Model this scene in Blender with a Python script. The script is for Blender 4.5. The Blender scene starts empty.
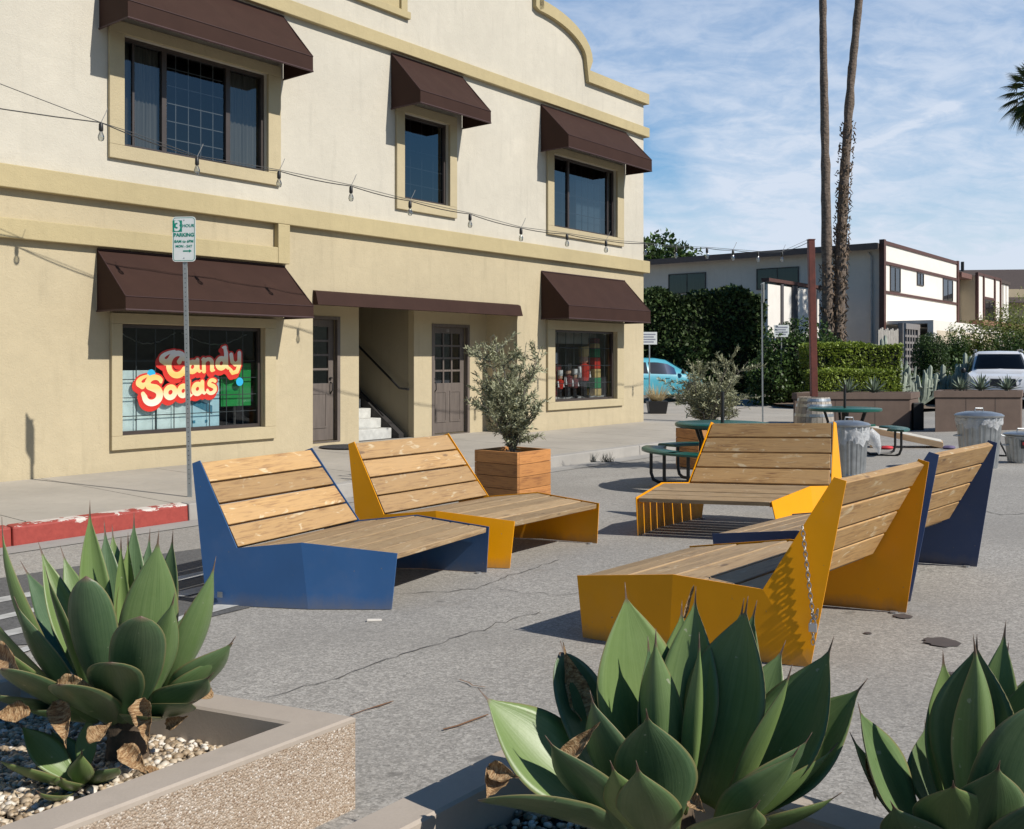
import bpy, math, random
import numpy as np
from mathutils import Vector, Matrix
R = math.radians
random.seed(7); rng = np.random.default_rng(7)
SC = bpy.context.scene; COL = SC.collection

# ------------------------------------------------------------------ camera, world, sun
F = 980.0; H = 1.5
cd = bpy.data.cameras.new('camera'); cam = bpy.data.objects.new('camera', cd); COL.objects.link(cam)
cam.location = (0, 0, H); cam.rotation_euler = (R(90), 0, 0)
cd.sensor_width = 36; cd.lens = F/1024*36; cd.shift_y = -(414.5-360)/1024
cd.clip_start = .05; cd.clip_end = 3000
SC.camera = cam
SUN = Vector((.870*math.cos(R(40.5)), -.493*math.cos(R(40.5)), math.sin(R(40.5)))).normalized()
sl = bpy.data.lights.new('sun', 'SUN'); sl.energy = 5.0; sl.angle = R(.55); sl.color = (1, .95, .87)
so = bpy.data.objects.new('sun', sl); COL.objects.link(so); so.location = (20, -20, 30)
so.rotation_euler = SUN.to_track_quat('Z', 'Y').to_euler()
vs = SC.view_settings; vs.view_transform = 'Standard'; vs.look = 'None'; vs.gamma = 1; vs.exposure = .07; vs.use_curve_mapping = False

def make_world():
    w = bpy.data.worlds.new('World'); SC.world = w; w.use_nodes = True
    nt = w.node_tree; nt.nodes.clear(); N = nt.nodes.new; L = nt.links.new
    out = N('ShaderNodeOutputWorld'); bg = N('ShaderNodeBackground'); L(bg.outputs[0], out.inputs[0])
    bg.inputs[1].default_value = .078
    sky = N('ShaderNodeTexSky'); sky.sky_type = 'NISHITA'; sky.sun_disc = False
    sky.sun_elevation = R(40.5); sky.sun_rotation = math.atan2(SUN.x, SUN.y)
    sky.air_density = 1.1; sky.dust_density = .6; sky.ozone_density = 2.2; sky.altitude = 50
    tc = N('ShaderNodeTexCoord'); sep = N('ShaderNodeSeparateXYZ'); L(tc.outputs['Generated'], sep.inputs[0])
    def M(op, a, b=None, c=None):
        m = N('ShaderNodeMath'); m.operation = op
        for i, x in enumerate((a, b, c)):
            if x is None: continue
            if isinstance(x, (int, float)): m.inputs[i].default_value = x
            else: L(x, m.inputs[i])
        return m.outputs[0]
    z = M('MAXIMUM', M('ADD', sep.outputs[2], .30), .04)
    px = M('DIVIDE', sep.outputs[0], z); py = M('DIVIDE', sep.outputs[1], z)
    cmb = N('ShaderNodeCombineXYZ'); L(px, cmb.inputs[0]); L(py, cmb.inputs[1])
    def noise(scale, det, rough, loc, sc=(1, 1, 1), dist=0, rot=0):
        mp = N('ShaderNodeMapping'); L(cmb.outputs[0], mp.inputs[0]); mp.inputs['Location'].default_value = loc
        mp.inputs['Scale'].default_value = sc; mp.inputs['Rotation'].default_value = (0, 0, rot)
        n = N('ShaderNodeTexNoise'); L(mp.outputs[0], n.inputs[0]); n.inputs['Scale'].default_value = scale
        n.inputs['Detail'].default_value = det; n.inputs['Roughness'].default_value = rough; n.inputs['Distortion'].default_value = dist
        return n.outputs[0]
    def mr(v, a, b, c=0, d=1):
        m = N('ShaderNodeMapRange'); m.interpolation_type = 'SMOOTHSTEP'; L(v, m.inputs[0])
        for i, x in enumerate((a, b, c, d)): m.inputs[i+1].default_value = x
        return m.outputs[0]
    big = noise(1.05, 4, .5, (2.9, .9, 0), (1, .8, 1), .35, .5)
    rip = noise(5.5, 5, .6, (0, 3, 0), (1, 1.6, 1), .9, .45)
    fine = noise(17, 5, .65, (4, 1, 0), (1, 1.2, 1), .6, .6)
    cover = mr(big, .34, .56)
    tex = M('ADD', M('MULTIPLY', rip, .62), M('MULTIPLY', fine, .38))
    thin = mr(tex, .34, .66)
    low = mr(sep.outputs[2], .02, .24, .62, 0)
    den = M('ADD', M('MULTIPLY', cover, M('ADD', M('MULTIPLY', thin, .22), .56)), M('MULTIPLY', thin, .22))
    den = M('MULTIPLY', den, mr(sep.outputs[2], .12, .40, 1.0, .62)); den = M('ADD', den, low)
    # sky shaped to cut fill light: cloudy and brighter ahead, darker overhead and behind
    ahead = M('MULTIPLY', mr(sep.outputs[1], .1, .7), mr(sep.outputs[2], .62, .38)); den = M('MULTIPLY', den, ahead)
    # contrail
    a = Vector((478/980, 1, 272/980)).normalized(); b = Vector((350/980, 1, 214/980)).normalized(); nn = a.cross(b).normalized()
    dp = N('ShaderNodeVectorMath'); dp.operation = 'DOT_PRODUCT'; L(tc.outputs['Generated'], dp.inputs[0]); dp.inputs[1].default_value = nn
    tr = mr(M('ABSOLUTE', dp.outputs['Value']), .0, .008, 1, 0)
    dq = N('ShaderNodeVectorMath'); dq.operation = 'DOT_PRODUCT'; L(tc.outputs['Generated'], dq.inputs[0]); dq.inputs[1].default_value = ((a+b)/2).normalized()
    tr = M('MULTIPLY', tr, mr(dq.outputs['Value'], .992, .9975)); tr = M('MULTIPLY', tr, M('ADD', M('MULTIPLY', thin, .25), .12))
    den = M('MINIMUM', M('ADD', den, tr), .93)
    up = mr(sep.outputs[2], -.02, .02)
    den = M('MULTIPLY', den, up)
    mix = N('ShaderNodeMix'); mix.data_type = 'RGBA'; L(den, mix.inputs[0])
    hs = N('ShaderNodeHueSaturation'); hs.inputs['Saturation'].default_value = 1.55; L(M('MULTIPLY_ADD', ahead, .65, .95), hs.inputs['Value']); L(sky.outputs[0], hs.inputs['Color']); L(hs.outputs[0], mix.inputs[6])
    mix.inputs[7].default_value = (8.6, 9.5, 11.0, 1)
    L(mix.outputs[2], bg.inputs[0])
make_world()

# ------------------------------------------------------------------ frames of reference
# building axis d (away along the street) and n (from facade to street)
dv = Vector((.6252, .7805, 0)); nv = Vector((.7805, -.6252, 0)); CO = Vector((3.117, 23.23, 0))
def FP(s, q, z): p = CO - dv*s + nv*q; return Vector((p.x, p.y, z))
def qof(x, y): return x*nv.x + y*nv.y + 12.09
def gzq(q):
    if q < 11: return .033*(q-8.5)
    return .0825
def gz(x, y): return gzq(qof(x, y))
def at(u, v, Y): return Vector(((u-512)/F*Y, Y, H+(360-v)/F*Y))

# ------------------------------------------------------------------ materials
MATS = {}
def nodes(name):
    m = bpy.data.materials.new(name); m.use_nodes = True; nt = m.node_tree
    b = nt.nodes['Principled BSDF']; MATS[name] = m
    return m, nt, b
def nz(nt, vec, scale, detail=4, rough=.55, stretch=None, dist=0):
    if stretch:
        mp = nt.nodes.new('ShaderNodeMapping'); mp.inputs['Scale'].default_value = stretch; nt.links.new(vec, mp.inputs[0]); vec = mp.outputs[0]
    n = nt.nodes.new('ShaderNodeTexNoise'); n.inputs['Scale'].default_value = scale; n.inputs['Detail'].default_value = detail
    n.inputs['Roughness'].default_value = rough; n.inputs['Distortion'].default_value = dist
    nt.links.new(vec, n.inputs[0]); return n.outputs[0]
def ramp(nt, fac, stops):
    r = nt.nodes.new('ShaderNodeValToRGB'); e = r.color_ramp.elements
    while len(e) < len(stops): e.new(.5)
    for i, (p, c) in enumerate(stops):
        e[i].position = p; e[i].color = (*c, 1) if len(c) == 3 else c
    nt.links.new(fac, r.inputs[0]); return r.outputs[0]
def mixc(nt, fac, a, b, mode='MIX'):
    m = nt.nodes.new('ShaderNodeMix'); m.data_type = 'RGBA'; m.blend_type = mode
    for i, x in ((0, fac), (6, a), (7, b)):
        if isinstance(x, (int, float)): m.inputs[i].default_value = x
        elif isinstance(x, tuple): m.inputs[i].default_value = (*x, 1)
        else: nt.links.new(x, m.inputs[i])
    return m.outputs[2]
def math_(nt, op, a, b=0.0, c=None):
    m = nt.nodes.new('ShaderNodeMath'); m.operation = op
    for i, x in enumerate((a, b, c)):
        if x is None: continue
        if isinstance(x, (int, float)): m.inputs[i].default_value = x
        else: nt.links.new(x, m.inputs[i])
    return m.outputs[0]
def bump(nt, b, h, strength=.3, dist=.01):
    k = nt.nodes.new('ShaderNodeBump'); k.inputs['Strength'].default_value = strength; k.inputs['Distance'].default_value = dist
    nt.links.new(h, k.inputs['Height']); nt.links.new(k.outputs[0], b.inputs['Normal'])
def ocoord(nt): return nt.nodes.new('ShaderNodeTexCoord').outputs['Object']
def attr(nt, n):
    a = nt.nodes.new('ShaderNodeAttribute'); a.attribute_name = n; return a.outputs['Fac']
def c3(c, k): return tuple(min(1, x*k) for x in c)
def mat(name, col, rough=.6, metal=0, var=.15, scale=6, bmp=0, bscale=60, bd=.004, coat=0, stretch=None):
    if name in MATS: return MATS[name]
    m, nt, b = nodes(name); v = ocoord(nt)
    n = nz(nt, v, scale, 6, .6, stretch)
    c = ramp(nt, n, [(.25, c3(col, 1-var)), (.75, c3(col, 1+var))])
    nt.links.new(c, b.inputs['Base Color']); b.inputs['Roughness'].default_value = rough; b.inputs['Metallic'].default_value = metal
    b.inputs['Coat Weight'].default_value = coat
    if bmp: bump(nt, b, nz(nt, v, bscale, 5, .6), bmp, bd)
    return m
def stucco(name, col, dirt=.25):
    m, nt, b = nodes(name); v = ocoord(nt)
    big = nz(nt, v, .55, 6, .6); mid = nz(nt, v, 4, 6, .65); st = nz(nt, v, 2.2, 5, .6, (3, 3, .35))
    c = ramp(nt, big, [(.3, c3(col, .90)), (.7, c3(col, 1.06))])
    c = mixc(nt, ramp(nt, mid, [(.35, (.0, .0, .0)), (.75, (.35, .35, .35))]), c, c3(col, .82))
    c = mixc(nt, ramp(nt, st, [(.54, (0, 0, 0)), (.80, (dirt*1.3,)*3)]), c, c3(col, .6))
    pat = nz(nt, v, 1.3, 2, .4, (1, 1, 1.4), 1.5); c = mixc(nt, ramp(nt, pat, [(.60, (0,)*3), (.62, (.22,)*3)]), c, c3(col, .90))
    # splash dirt towards the foot of the wall
    sep = nt.nodes.new('ShaderNodeSeparateXYZ'); nt.links.new(v, sep.inputs[0])
    k = math_(nt, 'MULTIPLY_ADD', mid, .5, math_(nt, 'MULTIPLY', sep.outputs[2], -1.6))
    c = mixc(nt, ramp(nt, k, [(.0, (0, 0, 0)), (.25, (.3, .3, .3))]), c, c3(col, .7))
    nt.links.new(c, b.inputs['Base Color']); b.inputs['Roughness'].default_value = .9
    h = math_(nt, 'ADD', nz(nt, v, 45, 4, .7), math_(nt, 'MULTIPLY', nz(nt, v, 9, 3, .5), .9))
    bump(nt, b, h, .5, .012)
    return m
def wood(name, light, dark, pale, grey=.0, scuff=.5):
    m, nt, b = nodes(name)
    uv = nt.nodes.new('ShaderNodeTexCoord').outputs['UV']; tone = attr(nt, 'tone')
    g = nz(nt, uv, 5, 7, .6, (1.1, 16, 1), .6); g2 = nz(nt, uv, 30, 4, .6, (.5, 14, 1))
    big = nz(nt, uv, 2.2, 4, .6, (1, 4, 1), .8); kn = nz(nt, uv, 6, 3, .5, (1, 2.6, 1), 1.2)
    c = ramp(nt, math_(nt, 'ADD', math_(nt, 'MULTIPLY', g, .6), math_(nt, 'MULTIPLY', big, .4)), [(.33, dark), (.5, light), (.72, c3(light, 1.18))])
    c = mixc(nt, math_(nt, 'MULTIPLY', g2, .22), c, c3(dark, .7))
    c = mixc(nt, ramp(nt, kn, [(.62, (0, 0, 0)), (.70, (scuff,)*3)]), c, pale)
    kd = nt.nodes.new('ShaderNodeTexVoronoi'); mp = nt.nodes.new('ShaderNodeMapping'); mp.inputs['Scale'].default_value = (2.3, 6.5, 1)
    nt.links.new(uv, mp.inputs[0]); nt.links.new(mp.outputs[0], kd.inputs[0]); kd.inputs['Scale'].default_value = 1.0
    c = mixc(nt, ramp(nt, kd.outputs[0], [(.07, (.75,)*3), (.11, (.0,)*3)]), c, c3(dark, .55))
    if grey: c = mixc(nt, math_(nt, 'MULTIPLY', big, grey), c, (.20, .175, .15))
    t = math_(nt, 'MULTIPLY_ADD', tone, .42, .79)
    tn = nt.nodes.new('ShaderNodeCombineColor')
    for i in range(3): nt.links.new(t, tn.inputs[i])
    c = mixc(nt, 1.0, c, tn.outputs[0], 'MULTIPLY')
    nt.links.new(c, b.inputs['Base Color']); b.inputs['Roughness'].default_value = .62
    bump(nt, b, g, .25, .003)
    return m
def leafmat(name, dark, light, rough=.5, var=.0, trans=.25, spec=.4):
    m, nt, b = nodes(name); t = attr(nt, 'tone')
    c = ramp(nt, t, [(.0, dark), (.6, light), (1, c3(light, 1.5))])
    nt.links.new(c, b.inputs['Base Color']); b.inputs['Roughness'].default_value = rough
    b.inputs['Specular IOR Level'].default_value = spec
    if trans:
        tr = nt.nodes.new('ShaderNodeBsdfTranslucent'); nt.links.new(c, tr.inputs[0])
        mx = nt.nodes.new('ShaderNodeMixShader'); mx.inputs[0].default_value = trans
        nt.links.new(b.outputs[0], mx.inputs[1]); nt.links.new(tr.outputs[0], mx.inputs[2])
        nt.links.new(mx.outputs[0], nt.nodes['Material Output'].inputs[0])
    return m
def glassmat(name, tint=(.8, .85, .85), refl=.12, fac=None):
    m, nt, b = nodes(name)
    tr = nt.nodes.new('ShaderNodeBsdfTransparent'); tr.inputs[0].default_value = (*tint, 1)
    gl = nt.nodes.new('ShaderNodeBsdfGlossy'); gl.inputs['Roughness'].default_value = .015; gl.inputs[0].default_value = (.9, .95, 1, 1)
    fr = nt.nodes.new('ShaderNodeFresnel'); fr.inputs[0].default_value = 1.5
    k = math_(nt, 'MULTIPLY_ADD', fr.outputs[0], fac or 1.0, refl)
    mx = nt.nodes.new('ShaderNodeMixShader'); nt.links.new(k, mx.inputs[0]); nt.links.new(tr.outputs[0], mx.inputs[1]); nt.links.new(gl.outputs[0], mx.inputs[2])
    nt.links.new(mx.outputs[0], nt.nodes['Material Output'].inputs[0])
    return m

CREAM = stucco('cream_stucco', (.545, .505, .42), .22)
TAN = stucco('tan_stucco', (.475, .40, .262), .3)
OCHRE = stucco('ochre_trim', (.45, .37, .205), .2)
FRAME = stucco('window_trim_stucco', (.465, .39, .245), .2)
AWN = mat('burgundy_canvas', (.040, .0200, .0150), .75, var=.12, scale=3, bmp=.12, bscale=400, bd=.001)
AWNS = mat('burgundy_seam', (.045, .02, .02), .7)
BRONZE = mat('bronze_window_frame', (.045, .035, .032), .45)
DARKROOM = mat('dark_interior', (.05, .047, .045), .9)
GLASS = glassmat('window_glass', (.75, .8, .82), .05)
GLASSD = glassmat('window_glass_dark', (.34, .38, .42), .10)
GLASSSHOP = glassmat('shop_glass', (.9, .94, .94), .02)
CURT = mat('grey_curtain', (.17, .155, .13), .9, scale=3, stretch=(14, 14, .3), var=.3)
LEAD = mat('leaded_bar', (.05, .055, .06), .5)
DOOR = mat('door_paint', (.122, .100, .086), .55, var=.25, scale=3, stretch=(6, 6, .7))
IRON = mat('black_iron', (.012, .012, .013), .45)
AWN.node_tree.nodes['Principled BSDF'].inputs['Specular IOR Level'].default_value = .15
BLUE = mat('blue_powder_coat', (.030, .092, .225), .42, var=.08, scale=3, bmp=.03, bscale=200, bd=.001)
NAVY = mat('navy_powder_coat', (.020, .052, .150), .42, var=.08, scale=3, bmp=.03, bscale=200, bd=.001)
YEL = mat('yellow_powder_coat', (.80, .325, .002), .46, var=.06, scale=3, bmp=.03, bscale=200, bd=.001)
def wear(m, col):
    nt = m.node_tree; b = nt.nodes['Principled BSDF']; v = ocoord(nt)
    base = b.inputs['Base Color'].links[0].from_socket
    sc = nz(nt, v, 7, 6, .75, (1, 1, .5)); ch = nz(nt, v, 42, 3, .6); du = nz(nt, v, 2.5, 5, .65)
    c = mixc(nt, ramp(nt, du, [(.5, (0,)*3), (.85, (.10,)*3)]), base, (.30, .27, .22))
    sep = nt.nodes.new('ShaderNodeSeparateXYZ'); nt.links.new(v, sep.inputs[0])
    k = math_(nt, 'MULTIPLY_ADD', sc, .16, math_(nt, 'MULTIPLY', sep.outputs[2], -1.0))
    c = mixc(nt, ramp(nt, k, [(.0, (0,)*3), (.08, (.45,)*3)]), c, (.16, .14, .12))
    c = mixc(nt, ramp(nt, ch, [(.72, (0,)*3), (.735, (.8,)*3)]), c, (.20, .17, .14))
    c = mixc(nt, ramp(nt, sc, [(.66, (0,)*3), (.70, (.35,)*3)]), c, tuple(x*.55 for x in col))
    nt.links.new(c, b.inputs['Base Color'])
    nt.links.new(ramp(nt, du, [(.3, (.34,)*3), (.7, (.5,)*3)]), b.inputs['Roughness'])
    bump(nt, b, nz(nt, v, 1.6, 3, .5), .25, .012)
wear(BLUE, (.03, .09, .22)); wear(NAVY, (.02, .05, .15)); wear(YEL, (.7, .33, .01))
BWOOD = wood('bench_timber', (.50, .295, .105), (.21, .098, .030), (.70, .58, .37), grey=.35, scuff=.65)
SWOOD = wood('seat_timber', (.42, .28, .135), (.175, .10, .046), (.60, .49, .33), grey=.38, scuff=.5)
CEDAR = wood('cedar_boards', (.45, .20, .060), (.18, .062, .020), (.50, .28, .13), scuff=.15)
PINE = wood('pine_board', (.55, .38, .22), (.38, .24, .12), (.62, .50, .36), scuff=.1)
BARRELW = wood('barrel_oak', (.42, .37, .31), (.27, .23, .19), (.5, .45, .4), grey=.3, scuff=.2)
GALV = mat('galvanised_steel', (.40, .42, .43), .36, .8, var=.22, scale=9, bmp=.15, bscale=25)
POLE = mat('galvanised_post', (.33, .35, .35), .5, .5, var=.15)
PLASTIC = mat('white_bin_liner', (.68, .69, .70), .3, var=.1, bmp=.8, bscale=14, bd=.03)
_n = PLASTIC.node_tree; _t = _n.nodes.new('ShaderNodeBsdfTransparent'); _x = _n.nodes.new('ShaderNodeMixShader'); _x.inputs[0].default_value = .42
_n.links.new(_n.nodes['Principled BSDF'].outputs[0], _x.inputs[1]); _n.links.new(_t.outputs[0], _x.inputs[2]); _n.links.new(_x.outputs[0], _n.nodes['Material Output'].inputs[0])
GREENC = mat('green_plastisol', (.008, .085, .062), .32, var=.1)
RUST = mat('red_oxide_pole', (.115, .026, .016), .6, var=.35, scale=9)
SIGNW = mat('sign_white', (.72, .75, .74), .4, var=.05)
SIGNG = mat('sign_green', (.0, .24, .16), .4, var=.05)
WIRE = mat('black_cable', (.012, .012, .012), .5)
BULB = glassmat('bulb_glass', (.85, .85, .8), .18)
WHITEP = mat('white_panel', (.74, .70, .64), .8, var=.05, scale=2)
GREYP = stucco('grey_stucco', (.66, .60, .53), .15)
YEL.node_tree.nodes['Principled BSDF'].inputs['Specular IOR Level'].default_value = .25
BROWN = mat('brown_trim', (.085, .035, .026), .6)
ROOFB = mat('brown_shingles', (.065, .048, .042), .9, var=.35, scale=12)
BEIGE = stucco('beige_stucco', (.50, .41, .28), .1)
PLANT = mat('brown_planter_concrete', (.135, .094, .073), .85, var=.15, scale=4, bmp=.3)
PLANTL = mat('pale_planter_end', (.40, .33, .26), .85, var=.15, scale=4, bmp=.3)
SIDEW = None

def asphalt(name, base, spread, patches):
    m, nt, b = nodes(name); v = ocoord(nt)
    vo = nt.nodes.new('ShaderNodeTexVoronoi'); nt.links.new(v, vo.inputs[0]); vo.inputs['Scale'].default_value = 130
    sp = nt.nodes.new('ShaderNodeSeparateColor'); nt.links.new(vo.outputs['Color'], sp.inputs[0])
    vo2 = nt.nodes.new('ShaderNodeTexVoronoi'); nt.links.new(v, vo2.inputs[0]); vo2.inputs['Scale'].default_value = 62
    sp2 = nt.nodes.new('ShaderNodeSeparateColor'); nt.links.new(vo2.outputs['Color'], sp2.inputs[0])
    k = math_(nt, 'ADD', math_(nt, 'MULTIPLY', sp.outputs[0], .6), math_(nt, 'MULTIPLY', sp2.outputs[0], .4))
    c = ramp(nt, k, [(.0, c3(base, 1-spread)), (.55, base), (.95, c3(base, 1+spread))])
    big = nz(nt, v, .45, 6, .62, None, .6); mid = nz(nt, v, 2.3, 6, .65, (1, 1.7, 1), .5)
    c = mixc(nt, ramp(nt, big, [(.40, (patches,)*3), (.62, (0,)*3)]), c, c3(base, .62))
    c = mixc(nt, ramp(nt, mid, [(.60, (0,)*3), (.75, (.32,)*3)]), c, c3(base, .60))
    spot = nz(nt, v, 5.5, 3, .5, (1, 1.6, 1))
    c = mixc(nt, ramp(nt, spot, [(.70, (0,)*3), (.75, (.65,)*3)]), c, c3(base, .42))
    rst = nz(nt, v, 1.1, 4, .6)
    c = mixc(nt, ramp(nt, rst, [(.66, (0,)*3), (.78, (.35,)*3)]), c, (.23, .17, .11))
    nt.links.new(c, b.inputs['Base Color']); b.inputs['Roughness'].default_value = .88
    bump(nt, b, sp.outputs[0], .3, .003)
    return m
ASPH = asphalt('worn_asphalt', (.322, .304, .274), .48, .45)
ASPHD = asphalt('painted_asphalt_shade', (.10, .10, .10), .4, .2)
def concrete(name, base):
    m, nt, b = nodes(name); v = ocoord(nt)
    a = nz(nt, v, .7, 6, .65); c1 = nz(nt, v, 6, 6, .7); f_ = nz(nt, v, 120, 2, .5)
    c = ramp(nt, a, [(.3, c3(base, .82)), (.7, c3(base, 1.08))])
    c = mixc(nt, ramp(nt, c1, [(.5, (0,)*3), (.8, (.5,)*3)]), c, c3(base, .68))
    c = mixc(nt, math_(nt, 'MULTIPLY', f_, .25), c, c3(base, .6))
    nt.links.new(c, b.inputs['Base Color']); b.inputs['Roughness'].default_value = .9
    bump(nt, b, f_, .2, .002)
    return m
SIDEW = concrete('pale_concrete', (.40, .365, .31))
KERBC = concrete('kerb_concrete', (.36, .34, .31))
FARC = concrete('far_concrete', (.34, .325, .30))
def redpaint():
    m, nt, b = nodes('red_kerb_paint'); v = ocoord(nt); n = nz(nt, v, 3.2, 6, .7, (1, 1, 3)); n2 = nz(nt, v, 22, 5, .7)
    c = ramp(nt, n2, [(.3, (.25, .034, .025)), (.7, (.34, .052, .038))])
    sep = nt.nodes.new('ShaderNodeSeparateXYZ'); nt.links.new(v, sep.inputs[0])
    hz = math_(nt, 'MULTIPLY_ADD', sep.outputs[2], 2.6, n)
    c = mixc(nt, ramp(nt, hz, [(.50, (0,)*3), (.52, (1,)*3)]), c, (.55, .50, .45))
    nt.links.new(c, b.inputs['Base Color']); b.inputs['Roughness'].default_value = .7; return m
REDK = redpaint()
def aggregate():
    m, nt, b = nodes('exposed_aggregate'); v = ocoord(nt)
    vo = nt.nodes.new('ShaderNodeTexVoronoi'); nt.links.new(v, vo.inputs[0]); vo.inputs['Scale'].default_value = 165
    sp = nt.nodes.new('ShaderNodeSeparateColor'); nt.links.new(vo.outputs['Color'], sp.inputs[0])
    c = ramp(nt, sp.outputs[0], [(0, (.22, .14, .09)), (.25, (.36, .27, .19)), (.55, (.43, .34, .26)), (.85, (.52, .44, .36)), (1, (.70, .64, .57))])
    c = mixc(nt, ramp(nt, vo.outputs['Distance'], [(.35, (0,)*3), (.62, (.6,)*3)]), c, (.34, .27, .20))
    nt.links.new(c, b.inputs['Base Color']); b.inputs['Roughness'].default_value = .7
    h = math_(nt, 'SUBTRACT', 1, vo.outputs['Distance']); bump(nt, b, h, .6, .006); return m
AGG = aggregate()
RIM = concrete('planter_rim_concrete', (.43, .365, .30))

# ------------------------------------------------------------------ mesh builder
class MB:
    def __init__(s): s.v = []; s.f = []; s.uv = []; s.t = []; s.mi = []; s.sm = False
    def face(s, pts, uv=None, tone=.5, mi=0):
        i = len(s.v); s.v += [tuple(p) for p in pts]; s.f.append(tuple(range(i, i+len(pts))))
        s.uv.append(uv or [(0, 0)]*len(pts)); s.t.append(tone); s.mi.append(mi)
    def hexa(s, P, tone=None, grain=None, mi=0):   # P: 4 bottom + 4 top, shared verts
        tone = random.random() if tone is None else tone
        ox, oy = random.random()*40, random.random()*40
        i = len(s.v); P = [Vector(p) for p in P]; s.v += [tuple(p) for p in P]
        g = Vector(grain).normalized() if grain is not None else max(((P[1]-P[0]), (P[3]-P[0]), (P[4]-P[0])), key=lambda a: a.length).normalized()
        for q in ((3, 2, 1, 0), (4, 5, 6, 7), (0, 1, 5, 4), (1, 2, 6, 5), (2, 3, 7, 6), (3, 0, 4, 7)):
            n = (P[q[1]]-P[q[0]]).cross(P[q[2]]-P[q[0]])
            c = g.cross(n); c = c.normalized() if c.length > 1e-9 else Vector((0, 0, 1))
            if n.length > 1e-12 and abs(n.normalized().dot(g)) > .9: a_ = P[q[1]]-P[q[0]]; a_ = a_.normalized() if a_.length else g; uv = [((P[k].dot(a_))*.3+ox, P[k].dot(n.cross(a_).normalized())+oy) for k in q]
            else: uv = [(P[k].dot(g)+ox, P[k].dot(c)+oy) for k in q]
            s.f.append(tuple(i+k for k in q)); s.uv.append(uv); s.t.append(tone); s.mi.append(mi)
        return s
    def box(s, x0, x1, y0, y1, z0, z1, fn=None, **k):
        P = [(x0, y0, z0), (x1, y0, z0), (x1, y1, z0), (x0, y1, z0), (x0, y0, z1), (x1, y0, z1), (x1, y1, z1), (x0, y1, z1)]
        if fn: P = [fn(*p) for p in P]
        return s.hexa(P, **k)
    def grid(s, rows, close=False, tone=.5, mi=0, capa=False, capb=False):
        i = len(s.v); n = len(rows[0])
        for r in rows: s.v += [tuple(p) for p in r]
        for a in range(len(rows)-1):
            for b in range(n if close else n-1):
                c = (b+1) % n
                s.f.append((i+a*n+b, i+a*n+c, i+(a+1)*n+c, i+(a+1)*n+b))
                s.uv.append([(a*.1, b*.1), (a*.1, b*.1+.1), (a*.1+.1, b*.1+.1), (a*.1+.1, b*.1)]); s.t.append(tone); s.mi.append(mi)
        if capa: s.f.append(tuple(i+k for k in range(n))[::-1]); s.uv.append([(0, 0)]*n); s.t.append(tone); s.mi.append(mi)
        if capb: s.f.append(tuple(i+(len(rows)-1)*n+k for k in range(n))); s.uv.append([(0, 0)]*n); s.t.append(tone); s.mi.append(mi)
        return s
    def tube(s, pts, r, n=8, tone=.5, mi=0):
        pts = [Vector(p) for p in pts]; rr = r if isinstance(r, (list, tuple)) else [r]*len(pts)
        rows = []; up = Vector((0, 0, 1)); prev = None
        for k, p in enumerate(pts):
            t = (pts[min(k+1, len(pts)-1)]-pts[max(k-1, 0)]).normalized()
            if prev is None:
                a = t.cross(up if abs(t.z) < .9 else Vector((1, 0, 0))).normalized()
            else: a = (prev - t*prev.dot(t)).normalized()
            prev = a; b = t.cross(a)
            rows.append([p+(a*math.cos(2*math.pi*j/n)+b*math.sin(2*math.pi*j/n))*rr[k] for j in range(n)])
        return s.grid(rows, True, tone, mi, True, True)
    def lathe(s, prof, c=(0, 0, 0), n=24, tone=.5, mi=0, fn=None, capa=True, capb=True):
        rows = []
        for r, z in prof:
            row = []
            for j in range(n):
                a = -2*math.pi*j/n; rr = r*(fn(a, z) if fn else 1)
                row.append((c[0]+rr*math.cos(a), c[1]+rr*math.sin(a), c[2]+z))
            rows.append(row)
        return s.grid(rows, True, tone, mi, capa, capb)
    def build(s, name, m, parent=None, world=True, smooth=False, bevel=0):
        me = bpy.data.meshes.new(name)
        off = Vector((0, 0, 0))
        if parent is not None and world:
            p = parent
            while p: off += Vector(p.location); p = p.parent
        V = [(v[0]-off.x, v[1]-off.y, v[2]-off.z) for v in s.v] if off.length else s.v
        me.from_pydata(V, [], s.f)
        ms = m if isinstance(m, (list, tuple)) else [m]
        for x in ms: me.materials.append(x)
        ul = me.uv_layers.new(name='UVMap'); flat = np.array([c for f_ in s.uv for c in f_], dtype=np.float32).ravel(); ul.data.foreach_set('uv', flat)
        at_ = me.attributes.new('tone', 'FLOAT', 'FACE'); at_.data.foreach_set('value', np.array(s.t, dtype=np.float32))
        me.polygons.foreach_set('material_index', np.array(s.mi, dtype=np.int32))
        if smooth: me.polygons.foreach_set('use_smooth', [True]*len(me.polygons))
        me.update()
        o = bpy.data.objects.new(name, me); COL.objects.link(o)
        if parent is not None: o.parent = parent
        if bevel:
            b = o.modifiers.new('bevel', 'BEVEL'); b.width = bevel; b.segments = 2; b.limit_method = 'ANGLE'
        if smooth:
            try: me.set_sharp_from_angle(angle=R(40))
            except Exception: pass
        return o
def tag(o, label, cat, group=None, kind=None):
    if label: o['label'] = label
    if cat: o['category'] = cat
    if group: o['group'] = group
    if kind: o['kind'] = kind
    return o
def thing(name, label, cat, loc=(0, 0, 0), rz=0, group=None):
    o = bpy.data.objects.new(name, None); COL.objects.link(o); o.location = loc; o.rotation_euler = (0, 0, rz)
    o.empty_display_size = .2
    return tag(o, label, cat, group)
def struct(name, mb, m, **k): o = mb.build(name, m, **k); o['kind'] = 'structure'; return o
def copy_tree(o, parent=None):
    c = o.copy(); COL.objects.link(c); c.parent = parent
    for ch in list(o.children): copy_tree(ch, c)
    return c
def leaves(mb_list, name, m, parent, world=True):
    pass
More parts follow.
